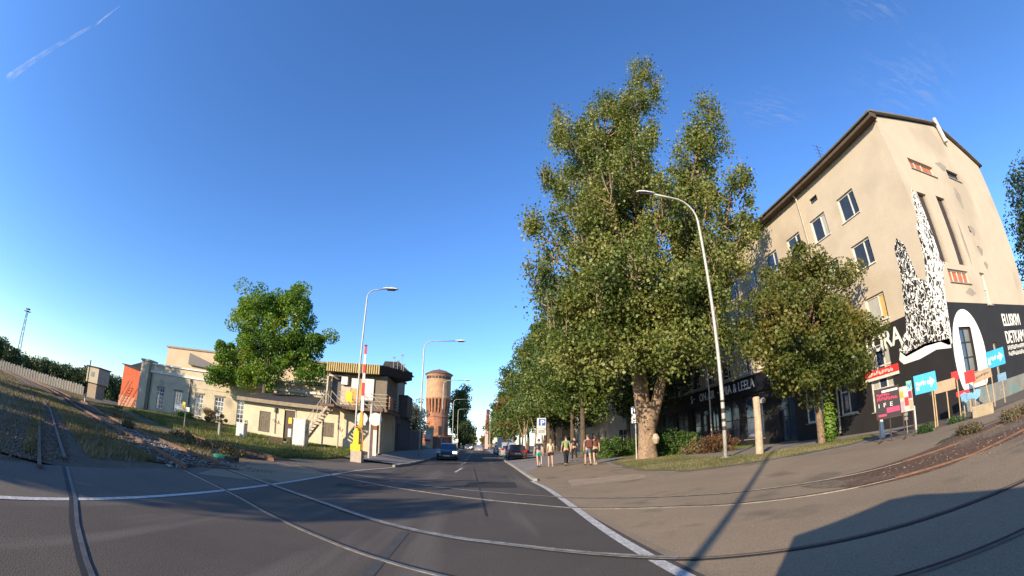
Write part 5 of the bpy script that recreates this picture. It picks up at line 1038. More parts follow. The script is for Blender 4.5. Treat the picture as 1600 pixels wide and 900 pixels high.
q = MB(); q.box(-13.8, -12.7, 27.35, 27.9, z, z+.42); q.build('box', mat('dark_crate', (.10, .06, .04), (.06, .04, .03), scale=5), tr); q = MB(); q.box(-12.66, -12.4, 27.3, 27.5, z, z+.22); q.build('brick', CONC, tr)
gb = thing('plastic_tray', 'bright green plastic tray lying by the rusty rails', 'tray', (-9.1, 14.4, 0)); q = MB(); q.box(-9.45, -8.95, 14.2, 14.5, .02, .14); q.build('lid', mat('green_plastic', (.02, .28, .14), rough=.4), gb); q = MB(); q.box(-8.95, -8.55, 14.25, 14.6, .0, .13); q.build('dark_tray', FRAMED, gb)
lp = thing('line_sign', 'small white railway board on a short post left of the factory', 'sign', (-19.9, 25.8, g(-19.9, 25.8))); z = g(-19.9, 25.8)
q = MB(); q.tube([(-19.9, 25.8, z-.1), (-19.9, 25.8, z+1.5)], .05, 6); q.build('post', CONC, lp); q = MB(); q.box(-20.9, -20.1, 25.7, 25.73, z+1.35, z+1.75); q.box(-20.1+.02, -19.5, 25.7, 25.73, z+1.3, z+1.6); q.build('board', WHITEC, lp); q = MB(); q.box(-20.15, -19.9, 25.66, 25.69, z+1.4, z+1.9); q.build('yellow_plate', YELLOW, lp)
ls = thing('short_post', 'short grey concrete post in the grass before the brown bush', 'post', (-16.9, 25.9, g(-16.9, 25.9))); q = MB(); z = g(-16.9, 25.9); q.box(-17.0, -16.85, 25.85, 26, z-.1, z+1.0); q.build('post', CONC, ls)
dp = thing('marker_post', 'thin dark post with a white foot beside the far tracks', 'post', (-35, 30, 0)); q = MB(); q.tube([(-33.6, 27.6, 0), (-33.6, 27.6, 4.0)], .05, 6); q.build('post', DARKM, dp); q = MB(); q.tube([(-33.6, 27.6, 0), (-33.6, 27.6, .7)], .07, 6); q.build('foot', WHITEC, dp)

wp = thing('wooden_post', 'thick pale wooden post standing in the grass strip', 'post', (10.9, 14.9, g(10.9, 14.9))); z = g(10.9, 14.9)
q = MB(); q.lathe((10.9, 14.9, z), [(.17, -.1), (.165, .4), (.15, 1.4), (.15, 2.28), (.12, 2.33)], 10); q.build('post', mat('pale_timber', (.50, .38, .25), (.36, .26, .17), scale=5, rough=.95, bump=.5, bscale=15), wp, smooth=False)
q = MB(); q.box(10.98, 11.12, 14.8, 14.95, z+2.05, z+2.2); q.build('bracket', CONC, wp)

# parking signs
def parking_sign(label, x, y, zc, w_, h, az=0, pole=True, z=None):
    z = g(x, y); T = thing('parking_sign', label, 'sign', (x, y, z), group=None); M = Matrix.Translation((x, y, 0)) @ Matrix.Rotation(R(-az), 4, 'Z')
    q = MB(); q.tube([(x, y, z-.1), (x, y, zc+h/2)], .035, 8); q.build('pole', GALV, T)
    q = MB(); q.box(-w_/2, w_/2, -.07, -.045, zc-h*.12, zc+h/2, M); p = q.build('plate', WHITEC, T); q = MB(); q.box(-w_/2*.72+w_*.06, w_/2*.72+w_*.06, -.076, -.071, zc+h*.06, zc+h*.44, M); b = q.build('blue_field', BLUEP, T)
    v = M @ Vector((-w_*.13, -.08, zc+h*.09)); text('P', WHITEP, b, v, h*.42, R(-az), 1.1, .004, bold=.012)
    q = MB(); q.box(-w_/2, w_/2, -.07, -.045, zc-h/2, zc-h*.15, M); q.build('lower_plate', WHITEC, T)
    q = MB()
    for k in range(3): q.box(-w_*.35, w_*.35, -.074, -.071, zc-h*.24-.08*k, zc-h*.24-.08*k+.03, M)
    q.build('small_print', FRAMED, T); return T
parking_sign('blue and white parking sign above the walking people', 4.35, 30.0, 2.72, .62, 1.2)
parking_sign('small blue and white sign on a thin pole left of the big poplar trunk', 8.9, 23.9, 3.0, .42, .95, az=35)
# small signs and posts far along the street
for i, (x, y, h, lab) in enumerate([(-4.9, 44, 2.3, 'small white plate on the pole behind the oncoming car'), (3.2, 62, 2.6, 'white crossing sign on a slim pole over the parked cars'), (3.2, 78, 2.8, 'white sign beside the slim column'), (-4.4, 96, 2.6, 'white sign on the left before the dark trees'), (4.8, 66, 2.4, 'small white sign among the stems'), (3.6, 96, 2.6, 'distant white sign right of the silver car')]):
    T = thing('road_sign', lab, 'sign', (x, y, 0)); q = MB(); q.tube([(x, y, 0), (x, y, h)], .04, 6); q.build('pole', GALV, T); q = MB(); q.box(x-.3, x+.3, y-.06, y-.03, h-.75, h); q.build('plate', WHITEC, T)
    if i == 0: q = MB(); q.box(x-.3, x+.3, y-.07, y-.061, h-.75, h-.5); q.build('red_band', REDF, T)
    if i in (1,): q = MB(); q.box(x-.75, x+.75, y-.06, y-.03, h-1.0, h-.8); q.build('cross_plate', WHITEC, T)

# notice board with posters
nb = thing('notice_board', 'dark legged notice board with pink and red event posters', 'notice board', (11.2, 8.5, .45))
az = R(40); c0 = Vector((11.48, 8.3, 0)); u_ = Vector((11.65-10.75, 7.55-9.15, 0)).normalized()
M = Matrix(((u_.x*.86, -u_.y, 0, c0.x), (u_.y*.86, u_.x, 0, c0.y), (0, 0, 1, 0), (0, 0, 0, 1)))     # local x runs along the board, -y faces the road
def nbx(name, m, x0, x1, z0, z1, d=0., th=.02, par=nb, label=None): q = MB(); q.box(x0, x1, -.03-d-th, -.03-d, z0, z1, M); return q.build(name, m, par, label=label)
DP = nbx('poster_panel', DARKP, -.75, .12, 1.15, 1.98, 0, .03, label='dark poster with pink lettering')
nbx('poster_panel', mat('patchwork_paper', (.55, .5, .42), (.35, .3, .26), scale=12), .14, .62, 1.2, 1.92, 0, .03, label='panel of small coloured bills')
q = MB()
for a, b in (((-.77, 1.12), (.13, 1.15)), ((-.77, 1.98), (.13, 2.01))): q.box(a[0], b[0], -.07, -.02, a[1], b[1], M)
for x in (-.78, .12): q.box(x, x+.03, -.075, -.015, 1.12, 2.02, M)
q.build('frame', DARKM, nb)
for x in (-.72, -.32, .18, .56):
    q = MB(); q.box(x, x+.04, -.02, .02, .38, 1.9, M); q.build('leg', DARKM, nb)
for x in (-.72, .18): q = MB(); q.box(x, x+.04, -.55, .35, .44, .48, M); q.build('foot', DARKM, nb)
nbx('poster_strip', WHITEP, -.5, .1, 1.88, 1.94, .031, .003, DP)
def nbt(s, x, z, size, m, par=DP, sx=1.): v = M @ Vector((x, -.068, z)); return text(s, m, par, v, size, math.atan2(u_.y, u_.x), sx, .003)
MF = lambda u, v: (M @ Vector((u, -.068, v)), M.to_3x3() @ Vector((0, -1, 0)))
marks(MF, PINK, DP, -.7, -.2, 1.77, 1.86, 7, 6); marks(MF, PINK, DP, -.7, .08, 1.65, 1.75, 9, 7); nbt('I  F  E', -.68, 1.46, .17, WHITEP, sx=1.2)
nbx('poster_strip', PINK, -.38, .1, 1.28, 1.42, .031, .004, DP); nbx('poster_strip', PINK, -.7, -.4, 1.2, 1.26, .031, .004, DP)
for (x0, x1, z0, z1, m_) in ((.16, .3, 1.6, 1.8, mat('orange_bill', (.7, .35, .06))), (.31, .46, 1.36, 1.6, REDF), (.47, .6, 1.55, 1.75, mat('wine_bill', (.3, .04, .08))), (.16, .28, 1.22, 1.5, mat('mauve_bill', (.45, .3, .34))), (.48, .6, 1.24, 1.5, TAN), (.31, .44, 1.66, 1.88, WHITEP)): nbx('bill', m_, x0, x1, z0, z1, .031, .004)
tv = nbx('bill', TEAL, .44, .64, 1.78, 2.04, .031, .01); v = M @ Vector((.48, -.078, 1.83)); text('V', MATS['parking_blue'], tv, v, .2, math.atan2(u_.y, u_.x), 1, .003)

# placards on thin stakes
def placard(label, x, y, zc, w_, h, m, az, stakes=(0,), body=None, tilt=0, name='placard', sm=WOOD, arrow=False, print_=None):
    z = g(x, y); T = thing(name, label, 'placard', (x, y, z)); M = Matrix.Translation((x, y, 0)) @ Matrix.Rotation(R(-az), 4, 'Z') @ Matrix.Rotation(R(tilt), 4, 'Y')
    q = MB(); q.box(-w_/2, w_/2, -.045, -.025, zc-h/2, zc+h/2, M); p = q.build('board', m, T)
    for s_ in stakes: q = MB(); q.box(s_-.02, s_+.02, -.024, .016, z-.1, zc+h*.3, M); q.build('stake', sm, T)
    if body:
        marks(lambda u, v: (M @ Vector((u, -.05, v)), M.to_3x3() @ Vector((0, -1, 0))), print_ or WHITEP, p, -w_*.42, w_*(.06 if arrow else .40), zc-h*.10, zc+h*.14, len(body), len(body))
    if arrow:
        q = MB(); x0 = w_*.1; q.slab([M @ Vector(v) for v in ((x0, -.05, zc-h*.10), (x0+w_*.12, -.05, zc-h*.10), (x0+w_*.12, -.05, zc-h*.28), (x0+w_*.33, -.05, zc), (x0+w_*.12, -.05, zc+h*.28), (x0+w_*.12, -.05, zc+h*.1), (x0, -.05, zc+h*.10))], M.to_3x3() @ Vector((0, -1, 0)), .004); q.build('arrow', WHITEP, p)
        q = MB(); q.slab([M @ Vector(v) for v in ((-w_*.42, -.05, zc-h*.3), (-w_*.3, -.05, zc-h*.3), (-w_*.3, -.05, zc-h*.12), (-w_*.42, -.05, zc-h*.12))], M.to_3x3() @ Vector((0, -1, 0)), .004); q.build('corner_mark', WHITEP, p)
    return T
placard('light blue placard with a white arrow right of the notice board', 13.5, 8.4, 1.92, .80, .60, BLUES, 58, (.2,), 'SADAMA', arrow=True)
placard('long plain brown board on two stakes beside the blue placard', 14.2, 8.15, 1.68, 1.0, .36, TAN, 60, (-.3, .15))
placard('light blue arrow placard farthest right', 18.1, 7.5, 2.2, .8, .62, BLUES, 70, (-.3,), 'TURG', arrow=True)
placard('tan placard with a dark scrawl on one stake', 16.9, 7.55, 1.72, .85, .36, TAN, 70, (.1,), 'KOHVIK', print_=DARKM, tilt=-6)
placard('red round edged placard above the brown board', 14.85, 7.9, 1.92, .26, .28, REDF, 66, (0.05,))
placard('square red placard under the white oval', 16.1, 7.9, 1.78, .42, .42, REDF, 68, (.1,))
placard('small red placard low before the oval', 15.3, 7.9, 1.3, .5, .16, REDF, 66, (0,))
fb = placard('light blue butterfly shaped placard on a short stake', 15.15, 7.55, 1.15, .2, .2, mat('pale_blue_print', (.2, .42, .62)), 66, (0,))
q = MB()
for s_ in (-1, 1): q.slab([Vector((15.15, 7.5, 1.12))+Vector((.35, -.8, 0))*.0+Vector((math.cos(R(66))*a*s_, -math.sin(R(66))*a*s_, b)) for a, b in ((.02, .05), (.22, .2), (.4, .14), (.36, -.04), (.2, -.14), (.02, -.06))], (-.9, -.4, 0), .01)
q.build('wings', MATS['pale_blue_print'], fb)
placard('small blue placard on a thin stake at the gable end', 19.0, 7.7, 1.45, .4, .3, mat('pale_blue2', (.2, .36, .5)), 74, (0,))
st_ = thing('white_stake', 'bare short white stake before the blue placard', 'stake', (12.9, 8.6, .45)); q = MB(); q.box(12.88, 12.93, 8.58, 8.63, .35, 1.3); q.build('stake', WHITEC, st_)
cbk = thing('concrete_block', 'tan concrete block lying in the grass by the placards', 'block', (14.6, 6.8, .45)); q = MB(); M2 = Matrix.Translation((14.7, 6.85, .45)) @ Matrix.Rotation(R(-66), 4, 'Z'); q.box(-.38, .38, -.2, .2, -.05, .36, M2); q.build('block', mat('tan_concrete', (.4, .32, .2), (.28, .22, .14), scale=3), cbk)
for i, (x, y) in enumerate([(13.0, 8.2), (14.2, 7.7), (15.4, 7.2), (12.4, 7.9)]): bush('weed_clump', ['dark weeds at the foot of the blue placard', 'dark weeds under the brown board', 'weeds beside the tan concrete block', 'low weeds right of the notice board'][i], x, y, (.4, .28, .09), 600, .06, LBUSH, 300+i, cat='weeds', ncl=12, cr=.16)
# cardboard poster column by the wall
cs_ = thing('cone_stand', 'striped narrow stand between the notice board and the blue placard', 'stand', (13.2, 9.2, .45)); q = MB()
for k in range(6): q.box(13.1, 13.35-.02*k, 9.15, 9.2, 1.6-.14*k, 1.7-.14*k)
q.tube([(13.2, 9.18, .45), (13.2, 9.18, 1.7)], .015, 5); q.build('stand', CONC, cs_)
# bollard lamp behind board
wl = thing('white_figure_stand', 'white pointed stand leg behind the notice board', 'stand', (13.4, 10.5, .45)); q = MB(); q.tube([(13.4, 10.5, .4), (13.4, 10.5, 1.5)], [.12, .05], 8); q.build('stand', WHITEC, wl)

# ------------------------------------------------------------ vehicles
TYRE = mat('tyre', (.02, .02, .02), rough=.9)
def car(name, label, cat, x, y, heading, col, L=4.3, W=1.75, H=1.45, suv=False, group=None, lights=False, z=None):
    "heading: 0 = nose towards +y, 180 = towards the camera"
    z = g(x, y) if z is None else z
    T = thing(name, label, cat, (x, y, z), R(-heading), group=group)
    pm = bpy.data.materials.get('paint_'+name+str(col)) or mat('paint_'+name+str(col), col, tuple(v*.92 for v in col), scale=2, rough=.28, fine=0, spec=.6, metal=.25)
    hw = W/2; bl = H*.60; hr = H; top = hw*.72
    # stations: y, bottom z, belt z, roof z, half width, roof half width
    if suv: st = [(-.5, .45, .75, .76, .86, .80), (-.485, .28, .95, .97, .95, .86), (-.46, .22, 1.0, 1.30, .98, .80), (-.42, .2, 1.0, 1.62, 1, .76), (-.2, .2, 1.0, 1.68, 1, .78), (.05, .2, 1.0, 1.66, 1, .76), (.2, .2, 1.0, 1.08, 1, .84), (.4, .22, .92, .95, .97, .84), (.47, .25, .82, .84, .92, .8), (.5, .35, .65, .66, .82, .74)]
    else: st = [(-.5, .42, .72, .73, .84, .78), (-.485, .28, .90, .92, .93, .84), (-.45, .2, .94, .97, .98, .83), (-.36, .18, .94, 1.16, 1, .78), (-.22, .18, .93, 1.42, 1, .72), (0, .18, .92, 1.45, 1, .72), (.1, .18, .92, 1.38, 1, .71), (.24, .18, .92, .96, 1, .84), (.4, .2, .82, .85, .97, .84), (.47, .24, .72, .74, .92, .8), (.5, .34, .58, .59, .82, .74)]
    vs = []; kk = H/(1.68 if suv else 1.45)
    for yy, zb, zl, zr, a, b in st:
        for s_ in (1, -1):
            pts = [(hw*a*.9, zb), (hw*a, zb+.12), (hw*a*1.0, (zb+zl)/2+.05), (hw*a*.95, zl), (hw*b, zr-.03 if zr > zl+.1 else zl+.01), (hw*b*.75, zr)]
            if s_ < 0: pts = pts[::-1]
            vs += [(s_*px, yy*L, pz*kk) for px, pz in pts]
    m = 12; fs = [(i*m+k, i*m+(k+1) % m, (i+1)*m+(k+1) % m, (i+1)*m+k) for i in range(len(st)-1) for k in range(m)]+[tuple(range(m)), tuple(reversed(range((len(st)-1)*m, len(st)*m)))]
    q = MB(); q.add(vs, fs); b = q.build('body', pm, T, local=True, smooth=False)
    gi = [i for i, s_ in enumerate(st) if s_[3] > s_[2]+.15]; i0, i1 = gi[0]-1, gi[-1]+1
    def vtx(i, k): return Vector(vs[i*m+k])
    for side, (ka, kb) in ((1, (3, 4)), (-1, (8, 7))):
        for a_, b_ in ((gi[0], gi[len(gi)//2]), (gi[len(gi)//2], gi[-1])):
            q = MB(); n0 = Vector((side*.012, 0, 0)); lo_a, lo_b, hi_a, hi_b = vtx(a_, ka), vtx(b_, ka), vtx(a_, kb), vtx(b_, kb)
            c_ = (lo_a+lo_b+hi_a+hi_b)/4; q.slab([p.lerp(c_, .10)+n0 for p in (lo_a, lo_b, hi_b, hi_a)], (side, 0, 0), .008); q.build('side_window', GLASS, T, local=True)
    for nm, (a_, b_), sg in (('rear_window', (i0, gi[0]+(0 if suv else 1)), -1), ('windscreen', (gi[-1], i1), 1)):
        if sg < 0: lo, hi = (vtx(a_, 4), vtx(a_, 7)), (vtx(b_, 4), vtx(b_, 7))
        else: lo, hi = (vtx(b_, 4), vtx(b_, 7)), (vtx(a_, 4), vtx(a_, 7))
        c_ = (lo[0]+lo[1]+hi[0]+hi[1])/4; q = MB(); q.slab([p.lerp(c_, .07)+Vector((0, sg*.02, .02)) for p in (lo[0], hi[0], hi[1], lo[1])], (0, sg, .3), .008); q.build(nm, GLASS, T, local=True)
    for sx_ in (-1, 1):
        for yy in (-.31*L, .31*L):
            q = MB(); wr = .31*(1.1 if suv else 1)
            for r_o, w0, w1 in ((wr, hw*.80, hw*1.0),): q.tube([(sx_*w0, yy, wr), (sx_*w1, yy, wr)], r_o, 18)
            w = q.build('wheel', TYRE, T, local=True); q = MB(); q.tube([(sx_*hw*1.0, yy, wr), (sx_*(hw*1.0+.012), yy, wr)], wr*.6, 14); q.build('rim', GALV, w, local=True)
            q = MB(); q.tube([(sx_*hw*.93, yy, wr+.02), (sx_*(hw*1.0+.002), yy, wr+.02)], wr*1.18, 18); q.build('wheel_arch', FRAMED, T, local=True)
        hz = (.66 if suv else .60)*kk
        q = MB(); q.box(sx_*hw*.78-.17, sx_*hw*.78+.17, L*.462, L*.4995, hz, hz+.15)
        hl = mat('lit_headlight', (.9, .9, .85), emit=((1, .95, .85), 6), fine=0) if lights and sx_ < 0 else mat('headlight_glass', (.55, .57, .6), rough=.1, fine=0)
        q.build('headlight', hl, T, local=True)
        q = MB(); q.box(sx_*hw*.80-.14, sx_*hw*.80+.14, -L*.5005, -L*.470, (.72 if not suv else .8)*kk, (.9 if not suv else 1.02)*kk); q.build('taillight', mat('taillight_red', (.45, .01, .01), rough=.2, fine=0), T, local=True)
        q = MB(); q.box(sx_*(hw+.02)-.09, sx_*(hw+.02)+.09, .17*L, .20*L, .92*kk, 1.05*kk); q.build('mirror', pm, T, local=True)
    q = MB(); q.box(-.26, .26, L*.498, L*.505, .34, .45); q.build('number_plate', WHITEC, T, local=True)
    q = MB(); q.box(-.26, .26, -L*.506, -L*.498, .5, .61); q.build('number_plate', WHITEC, T, local=True)
    q = MB(); q.box(-hw*.6, hw*.6, L*.497, L*.503, .46*kk, .6*kk); q.build('grille', FRAMED, T, local=True)
    q = MB(); q.box(-hw*.86, hw*.86, -L*.495, L*.49, .14, .26); q.build('underbody', FRAMED, T, local=True)
    return T
car('car', 'dark blue car coming towards the camera in the left lane', 'car', -2.55, 39.5, 180, (.03, .045, .075), H=1.47, lights=True, z=0)
car('car', 'silver grey car driving away in the right lane near the crossing line', 'car', .35, 86, 0, (.32, .32, .33), H=1.5, z=0)
car('parked_car', 'dark reddish parked car nearest the walking people', 'car', 3.75, 43.0, 0, (.10, .045, .045), H=1.42)
car('parked_car', 'pale silver off road car parked before the dark reddish one', 'car', 3.45, 49.5, 0, (.42, .42, .42), L=4.5, W=1.85, H=1.72, suv=True)
car('parked_car', 'dark car parked third in the right hand row', 'car', 3.5, 56.5, 0, (.03, .03, .035))
car('parked_car', 'white car parked fourth in the right hand row', 'car', 3.5, 63.5, 0, (.6, .6, .58))
car('parked_car', 'grey car parked farthest in the right hand row', 'car', 3.5, 71, 0, (.15, .15, .16))
car('car', 'black car far ahead of the silver one in the right lane', 'car', .2, 112, 0, (.02, .02, .022), z=0)
car('car', 'distant car with a lit headlamp, left of the silver car', 'car', -2.4, 120, 180, (.2, .2, .22), lights=True, z=0)
car('car', 'farther oncoming car with a lit headlamp in the left lane', 'car', -2.5, 150, 180, (.4, .4, .4), lights=True, z=0)
# the van standing behind the viewpoint: its shadow lies on the road at right
vn = thing('van', 'tall dark van just behind the viewpoint whose shadow lies on the asphalt at right', 'van', (.1, -3.2, 0))
VP = mat('van_paint', (.05, .06, .08), rough=.35, fine=0); q = MB(); st = [(-6.2, .5, 2.3, .95), (-6.1, .35, 2.48, 1.02), (-1.3, .35, 2.52, 1.04), (-.75, .35, 2.4, 1.02), (-.5, .4, 1.75, 1.0), (-.38, .45, 1.25, .96), (-.34, .5, 1.0, .9)]
vs = []
for yy, zb, zt, hw in st: vs += [(.1+sx_*hw, yy, zz) if k else (.1+sx_*hw*.88, yy, zz) for sx_, zz, k in ((-1, zb, 0), (-1, zb+.15, 1), (-1, zt-.35, 1), (-1, zt, 0), (1, zt, 0), (1, zt-.35, 1), (1, zb+.15, 1), (1, zb, 0))]
q.add(vs, [(i*8+k, i*8+(k+1) % 8, i*8+8+(k+1) % 8, i*8+8+k) for i in range(len(st)-1) for k in range(8)]+[tuple(range(8)), tuple(reversed(range(len(vs)-8, len(vs))))]); q.build('body', VP, vn)
q = MB(); q.slab([(-.75, -.56, 1.72), (.95, -.56, 1.72), (.9, -.78, 2.3), (-.7, -.78, 2.3)], (0, 1, .3), .02); q.build('windscreen', GLASS, vn)
for sx_ in (-.8, 1.0):
    for yy in (-1.4, -5.0): q = MB(); q.tube([(sx_-.12, yy, .34), (sx_+.12, yy, .34)], .34, 18); q.build('wheel', TYRE, vn)
    q = MB(); q.box(sx_-.12, sx_+.12, -.42, -.33, .75, .95); q.build('headlight', mat('headlight_glass', (.55, .57, .6)), vn)

# ------------------------------------------------------------ people
SKIN = mat('skin', (.50, .30, .20), (.44, .26, .17), scale=6, rough=.6, fine=.03)
def skinned(name, joints, edges, root, m, parent, sub=1):
    me = bpy.data.meshes.new(name); me.from_pydata([j[0] for j in joints], edges, []); o = bpy.data.objects.new(name, me); C.objects.link(o)
    mod = o.modifiers.new('skin', 'SKIN'); 
    if not me.skin_vertices: 
        bm = bmesh.new(); bm.from_mesh(me); bm.verts.layers.skin.verify(); bm.to_mesh(me); bm.free()
    for i, j in enumerate(joints): me.skin_vertices[0].data[i].radius = (j[1], j[2] if len(j) > 2 else j[1]); me.skin_vertices[0].data[i].use_root = (i == root)
    s_ = o.modifiers.new('sub', 'SUBSURF'); s_.levels = sub; s_.render_levels = sub
    dg = bpy.context.evaluated_depsgraph_get(); dg.update(); nm = bpy.data.meshes.new_from_object(o.evaluated_get(dg)); nm.materials.clear(); nm.materials.append(m)
    bpy.data.objects.remove(o); nm.polygons.foreach_set('use_smooth', [True]*len(nm.polygons))
    o = bpy.data.objects.new(name, nm); C.objects.link(o); o.parent = parent; return o
def person(label, x, y, rz, top, bottom, h=1.7, stride=.22, longlegs=False, sleeves=True, hair=(.08, .05, .03), woman=False, ph=1, bag=None, long_hair=False, skirt=False):
    z = g(x, y); k = h/1.72; T = thing('person', label, 'person', (x, y, z), rz, group='people walking on the pavement'); s = stride*ph; sh = .185 if not woman else .165; hp = .095
    def J(*p): return tuple(v*k for v in p)
    # the figure faces +y
    pel = J(0, 0, .93); jt = [(pel, .125*k, .10*k), (J(0, .0, 1.10), .115*k, .085*k), (J(0, -.01, 1.28), .145*k, .095*k), (J(0, -.01, 1.41), .10*k, .07*k), (J(0, 0, 1.49), .05*k), (J(0, .015, 1.57), .075*k, .085*k), (J(0, .02, 1.66), .08*k, .092*k), (J(0, .01, 1.715), .05*k, .055*k)]
    ed = [(i, i+1) for i in range(7)]
    def add(p, r, par, r2=None): jt.append((J(*p), r*k, (r2 or r)*k)); ed.append((par, len(jt)-1)); return len(jt)-1
    for sx_ in (-1, 1):
        f = s*sx_; a = add((sx_*hp, 0, .88), .085, 0); kn = add((sx_*hp, f*.55+.03, .50), .057, a); cf = add((sx_*hp, f*.7-.0, .33), .055, kn); an = add((sx_*hp, f-.05, .085+max(0, -f)*.15), .034, cf); add((sx_*(hp+.015), f+.10, .035+max(0, -f)*.05), .034, an, .028)
        sd_ = add((sx_*sh, -.01, 1.40), .052, 3); el = add((sx_*(sh+.05), -f*.25-.02, 1.13), .040, sd_); wr = add((sx_*(sh+.06), -f*.55+.04, .90), .026, el); pa = add((sx_*(sh+.06), -f*.6+.06, .845), .026, wr, .034)
        for q_ in range(4): add((sx_*(sh+.055), -f*.6+.035+.018*q_, .765+.008*abs(q_-1.5)), .009, add((sx_*(sh+.06), -f*.6+.04+.017*q_, .805), .010, pa))
        add((sx_*(sh+.03), -f*.6+.105, .80), .010, add((sx_*(sh+.045), -f*.6+.09, .83), .012, pa))
    b = skinned('body', jt, ed, 0, SKIN, T)
    # face
    q = MB(); q.add([J(-.012, .105, 1.60), J(.012, .105, 1.60), J(0, .128, 1.60), J(0, .105, 1.64)], [(0, 1, 2), (0, 2, 3), (2, 1, 3), (1, 0, 3)]); q.build('nose', SKIN, T, local=True)
    for sx_ in (-1, 1):
        q = MB(); q.lathe(J(sx_*.032, .095, 1.635), [(.002, -.006), (.011, 0), (.002, .006)], 6); q.build('eye', FRAMED, T, local=True)
        q = MB(); q.lathe(J(sx_*.085, .01, 1.62), [(.004, -.03), (.014, 0), (.004, .03)], 6); q.build('ear', SKIN, T, local=True)
    q = MB(); q.box(-.022*k, .022*k, .098*k, .105*k, 1.567*k, 1.575*k); q.build('mouth', mat('lips', (.35, .12, .1)), T, local=True)
    hm = mat('hair'+str(hair), hair, rough=.7); q = MB(); vs = []
    for i in range(6):
        for j in range(12):
            th = i/5*1.75; ph_ = j/12*2*math.pi; r_y = .115 if math.sin(ph_) < 0.3 else .095
            vs.append((.100*k*math.sin(th)*math.cos(ph_), (.01+r_y*math.sin(th)*math.sin(ph_))*k-.012*k, (1.63+.115*math.cos(th)+(.045 if math.sin(ph_) > .3 and i > 3 else 0))*k))
    q.add(vs, [(i*12+j, i*12+(j+1) % 12, i*12+12+(j+1) % 12, i*12+12+j) for i in range(5) for j in range(12)])
    if long_hair: q.tube([J(0, -.075, 1.66), J(0, -.10, 1.5), J(0, -.105, 1.33)], [.075*k, .07*k, .03*k], 8)
    q.build('hair', hm, T, local=True, smooth=True)
    # clothes
    tj = [(J(0, 0, .97), .138*k, .115*k), (J(0, 0, 1.12), .128*k, .10*k), (J(0, -.01, 1.29), .16*k, .11*k), (J(0, -.01, 1.40), .115*k, .085*k)]; te = [(0, 1), (1, 2), (2, 3)]
    if sleeves:
        for sx_ in (-1, 1): f = s*sx_; tj += [(J(sx_*sh, -.01, 1.395), .068*k), (J(sx_*(sh+.035), -f*.18-.02, 1.22), .06*k)]; te += [(3, len(tj)-2), (len(tj)-2, len(tj)-1)]
    skinned('top', tj, te, 0, top, T)
    pj = [(J(0, 0, .99), .135*k, .115*k), (J(0, 0, .92), .14*k, .12*k)]; pe = [(0, 1)]
    if skirt: pj += [(J(0, .0, .72), .19*k, .15*k)]; pe += [(1, 2)]
    else:
        for sx_ in (-1, 1):
            f = s*sx_; pj += [(J(sx_*hp, 0, .86), .10*k), (J(sx_*hp, f*.33+.02, .64), .085*k)]; pe += [(1, len(pj)-2), (len(pj)-2, len(pj)-1)]
            if longlegs: pj += [(J(sx_*hp, f*.55+.03, .50), .072*k), (J(sx_*hp, f*.7, .33), .066*k), (J(sx_*hp, f-.05, .10+max(0, -f)*.15), .056*k)]; n_ = len(pj); pe += [(n_-4, n_-3), (n_-3, n_-2), (n_-2, n_-1)]
    skinned('skirt' if skirt else ('trousers' if longlegs else 'shorts'), pj, pe, 0, bottom, T)
    for sx_ in (-1, 1):
        f = s*sx_; lift = max(0, -f)*.1; q = MB(); y0 = (f-.10)*k; x0 = sx_*(hp+.005)*k; w_ = .045*k
        pts = [(x0-w_*.8, y0), (x0+w_*.8, y0), (x0+w_, y0+.15*k), (x0+w_*.7, y0+.25*k), (x0-w_*.7, y0+.25*k), (x0-w_, y0+.15*k)]
        q.prism(pts, lift*k+.0, lift*k+.065*k); q.build('shoe', mat('dark_shoe', (.03, .028, .028)) if not woman else mat('pale_shoe', (.4, .38, .36)), T, local=True)
    if bag: q = MB(); q.box(-.15*k, .15*k, -.26*k, -.12*k, 1.02*k, 1.42*k); q.build('rucksack', bag, T, local=True)
    return T
cl_ = {n: mat('cloth_'+n, c, tuple(v*.8 for v in c), scale=8, rough=.9, fine=.05) for n, c in dict(black=(.018, .018, .02), teal=(.04, .34, .28), cream=(.58, .5, .36), lime=(.22, .31, .13), denim=(.10, .14, .2), grey=(.22, .2, .19), maroon=(.16, .05, .04), navy=(.03, .035, .06)).items()}
person('person in teal shorts and dark top, farthest left of the group', 3.7, 26.6, .05, cl_['navy'], cl_['teal'], 1.72, woman=False, hair=(.05, .035, .025))
person('person in a pale cream top and short black shorts', 4.35, 26.2, -.05, cl_['cream'], cl_['black'], 1.66, woman=True, ph=-1, hair=(.3, .2, .1), long_hair=True)
person('person in a lime green t-shirt and long black trousers', 5.15, 25.5, 0, cl_['lime'], cl_['black'], 1.76, longlegs=True, hair=(.06, .04, .03))
person('person all in black walking a few steps ahead', 6.75, 30.5, .1, cl_['black'], cl_['black'], 1.74, longlegs=True, ph=-1, hair=(.03, .02, .02))
person('person in a grey top and blue denim shorts', 6.05, 23.9, .05, cl_['grey'], cl_['denim'], 1.72, hair=(.12, .07, .04), ph=-1, bag=cl_['maroon'])
person('person in a black and maroon outfit with bare legs, farthest right', 6.45, 23.8, -.05, cl_['maroon'], cl_['black'], 1.68, woman=True, hair=(.05, .03, .02), long_hair=True)

